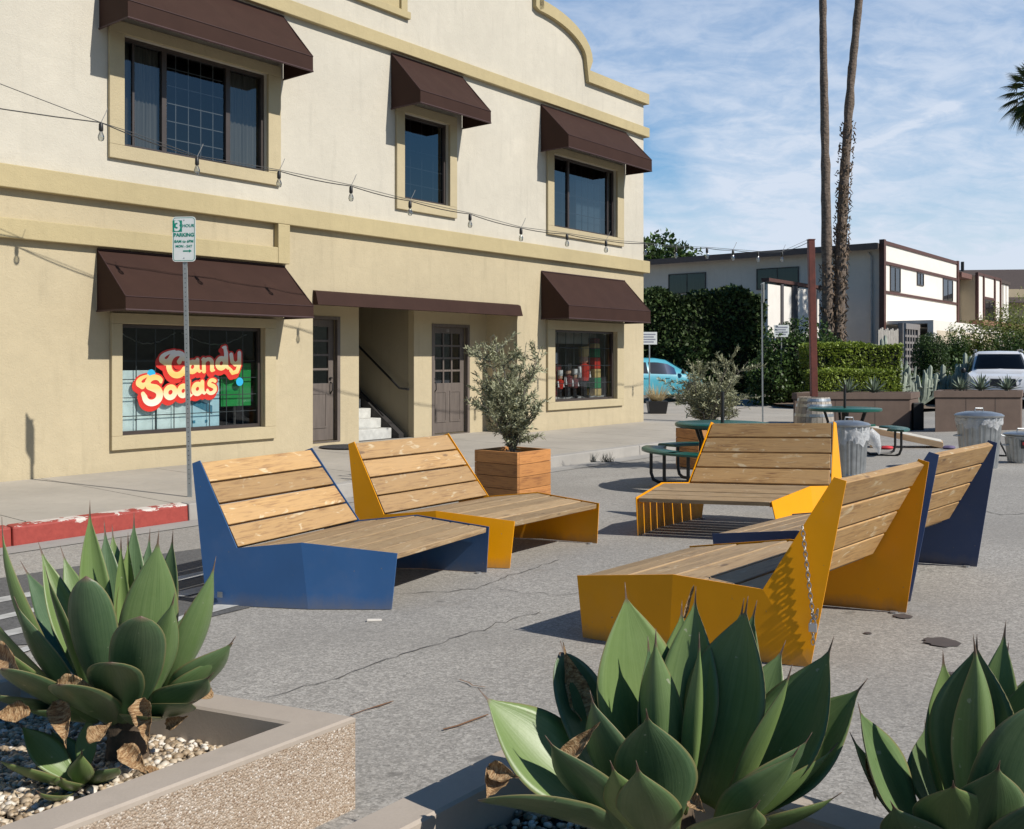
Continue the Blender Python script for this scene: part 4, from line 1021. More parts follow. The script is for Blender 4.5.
# ------------------------------------------------------------------ string lights and the red pole
pole = thing('steel_pole', 'tall rusty red square steel pole holding up the string lights', 'pole', (6.75, 22.0, gz(6.75, 22)))
mb = MB(); mb.hexa([(6.75+a+(zz)*-.02, 22+b, gz(6.75, 22)-.1 if zz < 0 else 4.19) for zz in (-.0, 4.2) for a, b in ((-.07, -.07), (.07, -.07), (.07, .07), (-.07, .07))] if False else
    [(6.80+a, 22+b, -.25) for a, b in ((-.07, -.07), (.07, -.07), (.07, .07), (-.07, .07))]+[(6.71+a, 22+b, 4.19) for a, b in ((-.07, -.07), (.07, -.07), (.07, .07), (-.07, .07))])
mb.build('pole_shaft', RUST, pole, bevel=.008)
mb = MB(); mb.box(6.63, 6.79, 21.92, 22.08, 4.192, 4.21); mb.build('pole_cap', RUST, pole)
def string_lights():
    A = Vector((6.66, 21.95, 4.05)); B = Vector((-4.65, 11.1, 4.21)); Dd = (B-A)
    t = thing('string_lights', 'black festoon cable with clear bulbs strung before the facade to the red pole', 'string lights', A)
    N = 14; ks = [-(i)/N for i in range(0)]
    # cable A..B..C (beyond the frame)
    Cc = B+Dd.normalized()*8+Vector((0, 0, .9)); 
    pts = []
    nodes_ = []
    us = [782, 758, 733, 707, 676, 645, 606, 567, 521, 470, 410, 351, 279, 197, 101]; vsn = [252, 252, 250, 248, 247, 243.5, 240.5, 234, 228, 214, 201, 186, 171, 157, 122.5]
    for u, v in zip(us, vsn):
        a = (u-512)/F; tt = (a*A.y-A.x)/(Dd.x-a*Dd.y); p = A+Dd*tt; nodes_.append(Vector((p.x, p.y, H+(360-v)*p.y/F)))
    seq = [A+Vector((0, 0, .1))]+nodes_
    for p, q in zip(seq, seq[1:]):
        for k in range(6): x = k/6; pts.append(p.lerp(q, x)-Vector((0, 0, .22*x*(1-x)*(p-q).length*.35)))
    last = nodes_[-1]; e = last+(Dd.normalized())*5; e.z = last.z+.25
    for k in range(11): x = k/10; pts.append(last.lerp(e, x)-Vector((0, 0, .5*x*(1-x))))
    mb = MB(); mb.tube(pts, .007, 5); mb.build('cable', WIRE, t)
    mb = MB(); P2 = [seq[0]+Vector((0, 0, .06))]+[n_+Vector((0, 0, .015)) for n_ in nodes_]; e2 = last+Dd.normalized()*5; e2.z = last.z+1.1
    P3 = []
    for p, q in zip(P2, P2[1:]): P3 += [p.lerp(q, k/3) for k in range(3)]
    mb.tube(P3+[last, e2], .0045, 4); mb.build('support_wire', mat('steel_wire', (.12, .12, .12), .5, .3), t)
    for i, p in enumerate(nodes_):
        b = MB(); b.lathe([(.012, 0), (.024, -.02), (.026, -.085), (.018, -.10)], p, 10); so_ = b.build('socket', WIRE, t, smooth=True)
        b = MB(); b.lathe([(.014, -.098), (.020, -.115), (.034, -.15), (.036, -.175), (.026, -.205), (.0, -.215)], p, 12); b.build('bulb', BULB, t, smooth=True)
        if i % 2 == 0 or i > 9:
            b = MB(); b.tube([p, p+Vector((.05, 0, .10)), p+Vector((.075, 0, .16))], .004, 4); b.build('cable_tie', mat('pale_tie', (.3, .3, .3), .5), so_)
string_lights()

# ------------------------------------------------------------------ foreground planters
def planter(name, outer, label, zt=.34, w=.13, inner_drop=.10, grav=.20):
    """outer: list of (x, y) counter-clockwise seen from above"""
    t = thing(name, label, 'planter', (outer[0][0], outer[0][1], gz(*outer[0])), 0, 'square concrete planters with agaves')
    P = [Vector((x, y, 0)) for x, y in outer]; n = len(P)
    inn = []
    for i in range(n):
        a, b, c = P[i-1], P[i], P[(i+1) % n]; d1 = (b-a).normalized(); d2 = (c-b).normalized(); n1 = Vector((-d1.y, d1.x, 0)); n2 = Vector((-d2.y, d2.x, 0))
        m = (n1+n2).normalized(); inn.append(b+m*w/max(.3, m.dot(n1)))
    zb = [-.15]*n
    mb = MB()
    for i in range(n):
        j = (i+1) % n; a, b = P[i], P[j]; mid = 0.012
        q = [a+Vector((0, 0, 0)), b]
        mb.face([(q[0].x, q[0].y, -.1), (q[1].x, q[1].y, -.1), (q[1].x, q[1].y, zt-.0178), (q[0].x, q[0].y, zt-.0178)])
    mb.build('aggregate_wall', AGG, t)
    mb = MB()
    rows = []
    for k in range(n+1):
        a, b = P[k % n], inn[k % n]
        a0 = a+(a-b)*.003; rows.append([tuple(a0+Vector((0, 0, zt-.018))), tuple(a0+Vector((0, 0, zt-.006))), tuple(a.lerp(b, .06)+Vector((0, 0, zt))), tuple(a.lerp(b, .94)+Vector((0, 0, zt))), (b.x, b.y, zt-.008), (b.x, b.y, -.05)])
    mb.grid(rows[::-1]); mb.build('rim', RIM, t)
    mb = MB(); mb.face([(p.x, p.y, zt-inner_drop-.04) for p in inn]); mb.build('soil', mat('dark_soil', (.05, .04, .032), .95, bmp=.6, bscale=30, bd=.02), t)
    return inn, zt-inner_drop-.04
X1 = Vector((-.51, 3.19)); b1 = Vector((-.92, .39)).normalized(); f1 = Vector((-.626, -.78))
PO1 = [tuple(X1), tuple(X1+b1*1.45), tuple(X1+b1*1.45+f1*1.35), tuple(X1+f1*1.35)]
in1, gz1 = planter('concrete_planter', PO1, 'large exposed aggregate concrete planter full of pebbles at the lower left')
X2 = Vector((.136, 3.137)); n2_ = Vector((.7805, -.6252)); f2 = Vector((-.6252, -.7805))
PO2 = [tuple(X2+n2_*3.2), tuple(X2), tuple(X2+f2*1.35), tuple(X2+n2_*3.2+f2*1.35)]
in2, gz2 = planter('concrete_planter', PO2, 'long low concrete planter along the bottom right edge, holding two agaves')
# pebbles: one uncountable covering per planter
def pebbles(inn, z, n, name, label, box):
    V = []; Fc = []; T = []; base = []
    import itertools
    ico = [(0, 0, 1), (.894, 0, .447), (.276, .851, .447), (-.724, .526, .447), (-.724, -.526, .447), (.276, -.851, .447), (.724, .526, -.447), (-.276, .851, -.447), (-.894, 0, -.447), (-.276, -.851, -.447), (.724, -.526, -.447), (0, 0, -1)]
    fc = [(0, 1, 2), (0, 2, 3), (0, 3, 4), (0, 4, 5), (0, 5, 1), (1, 6, 2), (2, 7, 3), (3, 8, 4), (4, 9, 5), (5, 10, 1), (2, 6, 7), (3, 7, 8), (4, 8, 9), (5, 9, 10), (1, 10, 6), (11, 7, 6), (11, 8, 7), (11, 9, 8), (11, 10, 9), (11, 6, 10)]
    I = np.array(ico)
    poly = [(p.x, p.y) for p in inn]
    def inside(x, y):
        c = False
        for i in range(len(poly)):
            a, b = poly[i-1], poly[i]
            if (a[1] > y) != (b[1] > y) and x < (b[0]-a[0])*(y-a[1])/(b[1]-a[1])+a[0]: c = not c
        return c
    k = 0
    while k < n:
        x = rng.uniform(box[0], box[1]); y = rng.uniform(box[2], box[3])
        if not inside(x, y): continue
        s = rng.uniform(.006, .0155)
        M_ = I*np.array([s*rng.uniform(.9, 1.5), s, s*rng.uniform(.5, .8)]); a = rng.uniform(0, 6.28); tl = rng.normal()*.4
        ca, sa = math.cos(a), math.sin(a); Rz = np.array([[ca, -sa, 0], [sa, ca, 0], [0, 0, 1]]); ct, st_ = math.cos(tl), math.sin(tl); Rx = np.array([[1, 0, 0], [0, ct, -st_], [0, st_, ct]])
        M_ = M_@Rx.T@Rz.T + np.array([x, y, z+.004+rng.random()*.022]); M_ += rng.normal(size=M_.shape)*s*.08
        b = len(V); V += M_.tolist(); Fc += [(b+i, b+j, b+l) for i, j, l in fc]; tt = rng.random(); T += [tt]*20; k += 1
    me = bpy.data.meshes.new(name); me.from_pydata(V, [], Fc)
    if 'pebble' not in MATS:
        m, nt, b = nodes('pebble'); c = ramp(nt, attr(nt, 'tone'), [(0, (.10, .085, .07)), (.2, (.26, .19, .12)), (.45, (.42, .32, .21)), (.7, (.52, .44, .33)), (1, (.72, .67, .60))])
        nt.links.new(c, b.inputs['Base Color']); b.inputs['Roughness'].default_value = .55
    me.materials.append(MATS['pebble']); a = me.attributes.new('tone', 'FLOAT', 'FACE'); a.data.foreach_set('value', np.array(T, dtype=np.float32))
    me.polygons.foreach_set('use_smooth', [True]*len(me.polygons))
    o = bpy.data.objects.new(name, me); COL.objects.link(o); tag(o, label, 'pebbles', kind='stuff')
pebbles(in1, gz1, 9500, 'pebbles', 'cream and brown pebbles covering the left planter', (-1.95, -.5, 1.9, 3.8))
pebbles(in2, gz2, 3000, 'pebbles', 'cream and brown pebbles covering the right planter', (-.8, .5, 1.7, 3.2))

# ------------------------------------------------------------------ agaves
def agave_mat(name, green, pale, dead=False):
    m, nt, b = nodes(name); v = ocoord(nt)
    lx = attr(nt, 'lx'); lt = attr(nt, 'lt'); tone = attr(nt, 'tone')
    cmb = nt.nodes.new('ShaderNodeCombineXYZ'); sx = attr(nt, 'sx'); nt.links.new(sx, cmb.inputs[0]); nt.links.new(lt, cmb.inputs[1]); nt.links.new(tone, cmb.inputs[2])
    st = nz(nt, cmb.outputs[0], 3, 5, .6, (5, .6, 9)); bl = nz(nt, v, 9, 5, .6); fn_ = nz(nt, v, 60, 4, .6)
    if dead:
        w = nz(nt, cmb.outputs[0], 3, 4, .65, (.7, 9, 9), .5)
        c = ramp(nt, w, [(.3, (.10, .045, .018)), (.48, (.30, .17, .075)), (.62, (.50, .36, .20)), (.75, (.14, .07, .03))])
        nt.links.new(c, b.inputs['Base Color']); b.inputs['Roughness'].default_value = .75; bump(nt, b, w, .8, .008); return m
    c = mixc(nt, ramp(nt, math_(nt, 'ADD', math_(nt, 'MULTIPLY', st, .6), math_(nt, 'MULTIPLY', bl, .4)), [(.35, (0,)*3), (.65, (1,)*3)]), green, pale)
    c = mixc(nt, math_(nt, 'MULTIPLY', fn_, .15), c, (.22, .28, .20))
    yel = mixc(nt, math_(nt, 'MULTIPLY', tone, .45), c, (.20, .27, .065))
    c = yel
    # scars and pale specks
    sp = nz(nt, v, 38, 2, .5); c = mixc(nt, ramp(nt, sp, [(.73, (0,)*3), (.76, (.7,)*3)]), c, (.32, .34, .24))
    br = nz(nt, v, 14, 4, .7); c = mixc(nt, ramp(nt, br, [(.70, (0,)*3), (.76, (.7,)*3)]), c, (.12, .085, .045))
    # margin and the dried tip
    mg = ramp(nt, lx, [(.93, (0,)*3), (.99, (.8,)*3)]); c = mixc(nt, mg, c, (.20, .17, .07))
    ttip = math_(nt, 'MULTIPLY_ADD', bl, .04, lt)
    c = mixc(nt, ramp(nt, ttip, [(.915, (0,)*3), (.945, (1,)*3)]), c, (.13, .085, .06))
    nt.links.new(c, b.inputs['Base Color']); b.inputs['Roughness'].default_value = .42
    b.inputs['Specular IOR Level'].default_value = .45; b.inputs['Coat Weight'].default_value = .06; b.inputs['Coat Roughness'].default_value = .35
    bump(nt, b, math_(nt, 'ADD', st, math_(nt, 'MULTIPLY', fn_, .3)), .25, .003)
    return m
AG = agave_mat('agave_leaf', (.068, .130, .042), (.135, .205, .080))
AGB = agave_mat('agave_leaf_bluish', (.042, .092, .038), (.090, .152, .066))
AGD = agave_mat('dead_agave_leaf', None, None, True)
def agleaf(plant, base, tip, W, up, bow=.12, cup=.22, side=0, m=AG, name='leaf', blunt=False, tone=None, thick=.012, spine=True, wave=.0, wmax=.46, lean=None, roll=0):
    """one fleshy leaf from base to tip; `up` is the direction its channelled face looks"""
    base, tip = Vector(base), Vector(tip); up = Vector(up).normalized()
    ax = tip-base; L_ = ax.length; t0 = ax.normalized()
    N0 = (up-t0*up.dot(t0)).normalized(); S0 = t0.cross(N0)
    ctrl = base+ax*.48 - N0*bow*L_ + S0*side*L_
    NL, NW = 26, 9; fr, bk = [], []; lxs = []; lts = []; sxs = []
    seed = random.random()*9
    for i in range(NL+1):
        t = i/NL; t = t if t < .8 else .8+(t-.8)*1.0
        p = base*(1-t)**2+ctrl*2*t*(1-t)+tip*t*t
        tg = ((ctrl-base)*(1-t)+(tip-ctrl)*t).normalized()
        N = (N0-tg*N0.dot(tg)).normalized(); S = tg.cross(N)
        if roll: 
            q = Matrix.Rotation(roll*t, 3, tg); N = q@N; S = q@S
        # width profile: neck, belly, long drawn-out point
        if t < wmax: k = t/wmax; w = .46+.54*(.5-.5*math.cos(k*math.pi))
        else:
            k = (t-wmax)/(1-wmax)
            kk = min(1, k/.86); w = (1-k**3.2)**.75 if blunt else (1-kk*kk)**1.2
        w = max(w, .0 if not blunt else .02); w *= W*.5*1.28
        if not blunt: w = max(w, .0036*min(1, (1-t)/.10)+.0003)
        th = thick*(1-.75*t)*min(1, w/(W*.25)); rf, rb = [], []
        c = cup*(1-.35*t)*(1.0 if t < .8 else 1)
        for j in range(NW):
            x = -1+2*j/(NW-1)
            wv = wave*math.sin(t*22+seed+x*2)*abs(x)**2*W*.3
            off = N*(c*w*2*(abs(x)**1.8)*.62+wv)+S*x*w*(1-.16*c*abs(x))
            rf.append(p+off); rb.append(p+off-N*(th*(1-x*x)+.0012))
            lxs.append(abs(x)); lts.append(t); sxs.append(x)
        fr.append(rf); bk.append(rb)
    mb = MB(); rows = [a+b[::-1] for a, b in zip(fr, bk)]
    tone = random.random()**1.5 if tone is None else tone
    mb.grid(rows, True, tone=tone, capa=True, capb=True)
    o = mb.build(name, m, plant, smooth=False)
    me = o.data; me.polygons.foreach_set('use_smooth', [True]*len(me.polygons))
    A1, A2, A3 = [], [], []
    for i in range(NL+1):
        for j in list(range(NW))+list(range(NW))[::-1]:
            x = -1+2*j/(NW-1); A1.append(abs(x)); A2.append(i/NL*(.93 if blunt else 1)); A3.append(x)
    for nm, a in (('lx', A1), ('lt', A2), ('sx', A3)):
        q = me.attributes.new(nm, 'FLOAT', 'POINT'); q.data.foreach_set('value', np.array(a, dtype=np.float32))
    return o

def V3(u, v, Y): return at(u, v, Y)
def agave(name, label, centre, specs, group=None, stem=.2):
    t = thing(name, label, 'agave', centre, 0, group)
    c = Vector(centre)
    ks = 1 if len(specs) > 12 else .3
    mb = MB(); mb.lathe([(.07*ks, -stem-.02), (.06*ks, -stem*.5), (.065*ks, .0), (.05*ks, .10*ks), (.02*ks, .16*ks)], centre, 14, fn=lambda a, z: 1+.08*math.sin(a*5+z*60)); mb.build('stem', mat('agave_stem_bark', (.10, .07, .045), .9, var=.5, scale=25, bmp=.8, bscale=60), t, smooth=True)
    for s in specs:
        s = dict(s); tip = V3(*s.pop('tip')); 
        ctr = s.pop('base', None)
        r = tip-c; hor = Vector((r.x, r.y, 0)); 
        if hor.length < .02: hor = Vector((0, .02, 0))
        el = math.atan2(r.z, hor.length)
        h = s.pop('h', (.02+.12*max(0, el/1.4))*ks)
        br = s.pop('br', .045*ks)
        base = c+hor.normalized()*(br*math.cos(el)+min(.16, hor.length*.38)*ks*(.3+.7*max(0, math.sin(el))))+Vector((0, 0, h*.6)) if ctr is None else V3(*ctr)
        up = s.pop('up', None)
        if up is None: up = -hor.normalized()*math.sin(el)+Vector((0, -.85 if hor.y > -.05*hor.length else .7, math.cos(el)+.15))
        agleaf(t, base, tip, s.pop('w'), up, **s)
    return t
# left agave ------------------------------------------------------------
c1 = tuple(at(128, 0, 3.16)); c1 = (c1[0], c1[1], gz1+.15)
L = lambda u, v, Y, w, **k: dict(tip=(u, v, Y), w=w, **k)
S1 = [
 L(2, 517, 2.95, .10, bow=.20, side=-.05, cup=.5), L(90, 500, 3.12, .105, bow=.10, cup=.6, side=-.05), L(38, 541, 3.15, .10, cup=.5, bow=.05, tone=.8), L(104, 520, 3.22, .10, cup=.3, bow=.03, m=AGB),
 L(112, 524, 3.35, .12, bow=.04, tone=.9), L(128, 532, 3.1, .07, cup=.9, bow=.02, tone=1.), L(121, 536, 3.05, .06, cup=.9, tone=.8), L(134, 511, 3.3, .095, m=AGB, bow=.05), L(150, 528, 3.4, .09, m=AGB, bow=.06),
 L(159, 529, 2.90, .175, bow=.04, cup=.20, tone=.35, wmax=.45), L(173, 529, 3.18, .11, m=AGB, bow=.10), L(216, 556, 2.95, .115, bow=.16, cup=.4, tone=.4), L(236, 636, 2.90, .155, bow=.13, cup=.4, m=AGB), L(214, 672, 2.74, .16, bow=.10, m=AGB, cup=.3, tone=.1), L(222, 650, 2.9, .12, bow=.16, m=AG, cup=.3, tone=.3),
 L(86, 576, 2.70, .14, bow=.10, cup=.18, blunt=True, m=AGB, tone=0, wmax=.62, thick=.02), L(141, 616, 2.58, .15, bow=.08, cup=.2, blunt=True, m=AGB, tone=0, wmax=.65), L(111, 662, 2.56, .15, bow=.0, cup=.16, blunt=True, m=AGB, tone=0, wmax=.65),
 L(14, 596, 2.80, .13, bow=.12, m=AGB, tone=0), L(45, 566, 3.0, .11, bow=.05, m=AGB), L(-14, 632, 2.80, .10, bow=.10, tone=.9), L(-34, 575, 3.0, .13, bow=.16, tone=.4), L(2, 668, 2.58, .15, bow=.04, m=AGB, tone=0, blunt=True), L(60, 684, 2.52, .16, bow=.02, blunt=True, m=AGB, tone=0),
 L(196, 700, 2.68, .15, bow=.06, m=AGB, tone=0), L(186, 610, 3.25, .12, bow=.1), L(60, 545, 3.4, .11, bow=.1), L(20, 560, 3.4, .11, bow=.12, m=AGB), L(175, 592, 2.80, .11, bow=.08, cup=.5), L(-25, 690, 2.7, .12, bow=.05, m=AGB, tone=0), L(150, 715, 2.62, .12, bow=.04, m=AGB, tone=0), L(20, 708, 2.7, .12, m=AGB, tone=0, bow=.05),
]
D = lambda u, v, Y, w, u0, v0, Y0, **k: dict(dict(tip=(u, v, Y), w=w*.80, base=(u0, v0, Y0), m=AGD, name='dead_leaf', wave=.22, cup=.75, thick=.004, wmax=.22, bow=.15), **{a: b for a, b in k.items() if a != 'blunt'})
S1 += [D(66, 748, 2.62, .085, 58, 700, 2.70, up=(.3, -1, .2)), D(147, 752, 2.63, .085, 142, 698, 2.70, up=(0, -1, .2), wmax=.12), D(112, 722, 2.66, .07, 88, 742, 2.62, up=(0, -1, .5), blunt=True), D(-12, 716, 2.66, .08, 30, 712, 2.70, up=(0, -1, .6)),
       D(22, 676, 2.66, .10, -10, 650, 2.80, up=(0, -1, .8), blunt=True), D(102, 690, 2.63, .085, 56, 686, 2.66, up=(0, -1, .7), blunt=True), D(114, 634, 2.71, .07, 122, 678, 2.72, up=(.2, -1, .3)),
       D(188, 716, 2.80, .05, 166, 726, 2.82, up=(0, -1, .3)), D(233, 643, 2.96, .05, 196, 690, 2.96, up=(.5, -1, .3)), D(150, 775, 2.62, .08, 120, 748, 2.66, up=(.6, -1, .6)), D(196, 700, 2.9, .05, 212, 690, 2.95, up=(0, -1, 0)), D(178, 782, 2.66, .05, 140, 770, 2.68, up=(0, -.3, 1))]
for q_ in S1:
    u_, v_, y_ = q_['tip']; q_['tip'] = (u_, v_, y_+.13); q_['w'] *= .82
    if 'base' in q_: u_, v_, y_ = q_['base']; q_['base'] = (u_, v_, y_+.13)
agave('agave_plant', 'large dark green agave with curled dead leaves in the left pebble planter', c1, S1, stem=.15)
# its offset
cp = at(82, 0, 2.98); cpz = (cp.x, cp.y, gz1+.01)
S0 = [L(-6, 757, 2.85, .075, bow=.12, tone=.9), L(18, 722, 2.98, .075, bow=.08, tone=.9), L(90, 712, 3.02, .055, bow=.05, m=AGB), L(60, 776, 2.74, .06, bow=.14, tone=.8), L(122, 765, 2.90, .08, bow=.12, m=AGB), L(50, 728, 3.05, .075, m=AGB, bow=.05), L(36, 790, 2.70, .05, bow=.2, tone=.5), L(82, 748, 2.8, .06, bow=.2, m=AG, tone=.9)]
agave('agave_plant', 'small bright green agave offset in front of the large left agave', cpz, S0, stem=.01)
# middle agave -----------------------------------------------------------
c2 = at(672, 0, 2.42); c2 = (c2.x, c2.y, gz2+.12)
S2 = [
 L(478, 688, 2.50, .175, bow=.10, cup=.22, tone=1., wmax=.48), L(560, 652, 2.60, .13, blunt=True, m=AGB, bow=.05, tone=0), L(625, 582, 2.52, .20, bow=.05, cup=.18, tone=.75, wmax=.5), L(656, 628, 2.36, .10, bow=.06, cup=.7, tone=.3, side=.03),
 L(648, 636, 2.45, .10, bow=.03, m=AGB), L(696, 586, 2.55, .13, bow=.03, cup=.45, tone=.5), L(682, 600, 2.66, .12, bow=.02, tone=.9), L(699, 632, 2.34, .045, cup=.9, tone=.9, wmax=.5), L(748, 596, 2.46, .18, bow=.06, cup=.25, tone=.35, wmax=.5), L(757, 600, 2.56, .12, bow=.02, m=AGB),
 L(744, 598, 2.6, .14, tone=.8), L(646, 708, 2.18, .155, bow=-.03, cup=.16, m=AGB, tone=0, wmax=.45), L(834, 636, 2.42, .165, bow=.14, cup=.38, tone=.2, side=.04), L(868, 678, 2.42, .15, bow=.10, cup=.3, m=AGB), L(812, 732, 2.26, .15, bow=.10, cup=.3, m=AGB, tone=.2),
 L(800, 745, 2.16, .13, bow=.10, cup=.4, tone=.2), L(792, 664, 2.35, .05, bow=.10, cup=.9, tone=1.), L(545, 735, 2.22, .13, bow=.06, m=AGB, tone=0), L(478, 800, 2.20, .14, bow=-.06, blunt=True, m=AGB, tone=0), L(610, 760, 2.15, .10, tone=.7, m=AG), L(590, 690, 2.35, .13, m=AGB, tone=.1),
 L(838, 742, 2.34, .06, tone=.8, cup=.7), L(760, 800, 2.02, .14, bow=.1, m=AGB), L(842, 792, 2.25, .10, tone=.6), L(560, 640, 2.75, .12, m=AGB), L(700, 650, 2.8, .14), L(786, 640, 2.7, .13, m=AGB), L(636, 760, 2.1, .12, m=AGB, tone=.3),
]
S2 += [D(563, 642, 2.58, .075, 585, 720, 2.56, up=(.3, -1, .1)), D(600, 722, 2.28, .045, 560, 762, 2.30, up=(0, -1, .5)), D(486, 800, 2.34, .07, 500, 772, 2.42, up=(0, -1, .6)), D(520, 778, 2.36, .05, 488, 768, 2.4, up=(0, -1, .4)), D(705, 812, 2.16, .04, 690, 800, 2.2, up=(0, -1, .6)), D(694, 585, 2.545, .012, 684, 618, 2.55, up=(0, -1, .1)), D(876, 800, 2.3, .03, 868, 750, 2.32, up=(0, -1, .3))]
agave('agave_plant', 'largest agave at the bottom centre, pale green leaves before the yellow bench', c2, S2, stem=.12)
# right agave --------------------------------------------------------------
c3_ = at(965, 0, 2.28); c3_ = (c3_.x, c3_.y, gz2+.12)
S3 = [L(858, 702, 2.30, .135, bow=.12, cup=.3, tone=.2), L(973, 634, 2.22, .085, bow=.08, cup=.8, side=-.06, tone=.5), L(943, 650, 2.38, .10, bow=.04, tone=.8), L(977, 634, 2.30, .155, bow=.03, cup=.2, m=AGB, wmax=.5), L(1006, 620, 2.40, .09, bow=.03, tone=.7),
      L(1009, 641, 2.48, .10, m=AGB, tone=0), L(1050, 700, 2.05, .19, bow=.02, m=AGB, tone=0, blunt=True), L(953, 780, 2.02, .14, bow=-.05, tone=.7, cup=.3), L(1035, 660, 2.3, .12, tone=.5), L(925, 720, 2.45, .12, m=AGB), L(850, 732, 2.35, .05, tone=1., bow=.1), L(1060, 640, 2.5, .14), L(890, 800, 2.1, .12, m=AGB), L(1060, 780, 2.0, .15, m=AGB), L(1000, 760, 2.0, .14, bow=-.02, m=AGB, tone=.3)]
agave('agave_plant', 'agave cut by the right edge of the photo, narrow upright leaves', c3_, S3, stem=.12)

# ------------------------------------------------------------------ timber planters and olives
def cedar_box(centre, rz, w, h, label):
    t = thing('timber_planter', label, 'planter', centre, rz, 'cedar board planter boxes')
    n = 4; bh = h/n
    for side in range(4):
        mb = MB(); Rm = Matrix.Rotation(side*math.pi/2, 3, 'Z')
        for k in range(n):
            z0, z1 = k*bh+.002, (k+1)*bh-.002; e = w/2
            P = [(-e+.0395, -e, z0), (e, -e, z0), (e, -e+.038, z0), (-e+.0395, -e+.038, z0)]
            P = P+[(a, b, z1) for a, b, _ in P]; mb.hexa([Rm@Vector(p) for p in P], grain=Rm@Vector((1, 0, 0)))
        mb.build('board_panel', CEDAR, t, world=False, bevel=.004)
    mb = MB(); e = w/2-.04; mb.face([(-e, -e, h-.05), (e, -e, h-.05), (e, e, h-.05), (-e, e, h-.05)]); mb.build('soil', MATS['dark_soil'], t, world=False)
    return t
c = Vector((.01, 11.55, 0)); c.z = gz(c.x, c.y)
cedar_box(c, math.atan2(dv.y, dv.x), .64, .57, 'cedar board planter box holding the olive beside the yellow bench')
cb2 = Vector((2.92, 14.75, 0)); cb2.z = gz(cb2.x, cb2.y)
cedar_box(cb2, R(20), .66, .58, 'cedar board planter box behind the round picnic table')
OL = leafmat('olive_leaf', (.135, .145, .075), (.34, .345, .22), .5, trans=.15)
BARK = mat('grey_bark', (.13, .115, .095), .9, var=.3, scale=20, bmp=.5)
def olive(base, hgt, rad, label, n, lean=(0, 0), shape=1.0, seed=1):
    rs = np.random.default_rng(seed); t = thing('olive_tree', label, 'olive tree', base, 0, 'young olive trees in timber boxes')
    b = np.array(base); mb = MB(); tips = []
    for s in range(22):
        a = rs.uniform(0, 6.28); r1 = rad*rs.uniform(.25, 1.0); hh = hgt*rs.uniform(.22, 1.0)*(1-.35*(r1/rad)**2)
        P = []
        for k in range(8):
            u = k/7; P.append(b+np.array([math.cos(a)*r1*u**1.25+lean[0]*u*hh, math.sin(a)*r1*u**1.25+lean[1]*u*hh, hh*u**.9])+rs.normal(size=3)*.012*k**.5)
        mb.tube(P, [.014*(1-.75*k/7) for k in range(8)], 5)
        tips.append(np.array(P))
        for q in range(9):
            i = rs.integers(2, 7); st = P[i]; d = rs.normal(size=3); d[2] = abs(d[2])*.9+.3; d /= np.linalg.norm(d); ln = hgt*rs.uniform(.10, .24)
            Q = [st+d*ln*k/4+np.array([0, 0, -.02*k*k*.1]) for k in range(5)]; mb.tube(Q, [.005, .004, .003, .002, .001], 4); tips.append(np.array(Q))
    mb.build('trunk', BARK, t)
    pts = []; dirs = []
    W = np.array([len(q)*1.0 for q in tips]); 
    for _ in range(n):
        q = tips[rs.integers(0, len(tips))]; u = rs.uniform(.10, 1)*(len(q)-1); i = int(min(u, len(q)-2)); p = q[i]+(q[i+1]-q[i])*(u-i); d = q[i+1]-q[i]; d /= (np.linalg.norm(d)+1e-9)
        pts.append(p+rs.normal(size=3)*.008); dirs.append(d*.9+rs.normal(size=3)*.6)
    leafcloud('crown', OL, t, np.array(pts), .058, 4.2, .1, dirs=np.array(dirs))
olive((c.x, c.y, c.z+.5), 1.62, .66, 'olive tree in the cedar box between the yellow bench and the entrance', 12500, (.02, 0), seed=3)
olive((cb2.x, cb2.y, cb2.z+.5), 1.85, .80, 'olive tree behind the round picnic table, in front of the dark hedge', 12500, (.20, 0), seed=8)

# ------------------------------------------------------------------ round picnic tables
def picnic(loc, rz, seats, label):
    t = thing('picnic_table', label, 'picnic table', loc, rz, 'green round picnic tables')
    holes = None
    mb = MB(); mb.lathe([(.0, .735), (.57, .735), (.585, .745), (.585, .775), (.57, .785), (.03, .785)], (0, 0, 0), 40, capa=False, capb=False)
    mb.build('table_top', GREENC, t, world=False, smooth=True)
    mb = MB(); mb.lathe([(.05, .72), (.05, .3)], (0, 0, 0), 12); mb.build('centre_tube', IRON, t, world=False)
    mb = MB(); mb.tube([(0, 0, .70), (0, 0, 1.17)], .022, 10); mb.build('umbrella_tube', IRON, t, world=False)
    for a in seats:
        mb = MB(); rows = []
        for k in range(13):
            w = R(a-34+68*k/12); rows.append([(r*math.cos(w), r*math.sin(w), z) for r, z in ((.72, .435), (.72, .46), (.735, .47), (.985, .47), (1.0, .46), (1.0, .435))])
        mb.grid(rows[::-1], True, capa=True, capb=True); st = mb.build('seat', GREENC, t, world=False, smooth=True)
        for da in (-17, 17):
            mb = MB(); w = R(a+da*1.1); e = Vector((math.cos(w), math.sin(w), 0)); w2 = R(a+da*.7); e2 = Vector((math.cos(w2), math.sin(w2), 0))
            pts = [e*.88+Vector((0, 0, .43)), e*.88+Vector((0, 0, .14)), e*.85+Vector((0, 0, .06)), e*.78+Vector((0, 0, .025)), e2*.42+Vector((0, 0, .025)), e2*.33+Vector((0, 0, .06)), e2*.28+Vector((0, 0, .15)), e2*.27+Vector((0, 0, .55)), e2*.33+Vector((0, 0, .735))]
            mb.tube(pts, .021, 8); mb.build('leg', IRON, t, world=False, smooth=True)
    return t
g = G(722, 478); T1 = Vector((2.62, 12.2, 0)); T1.z = gz(T1.x, T1.y)
picnic(T1, 0, (188, 250, 10, 100), 'round green picnic table directly behind the yellow bench facing the camera')
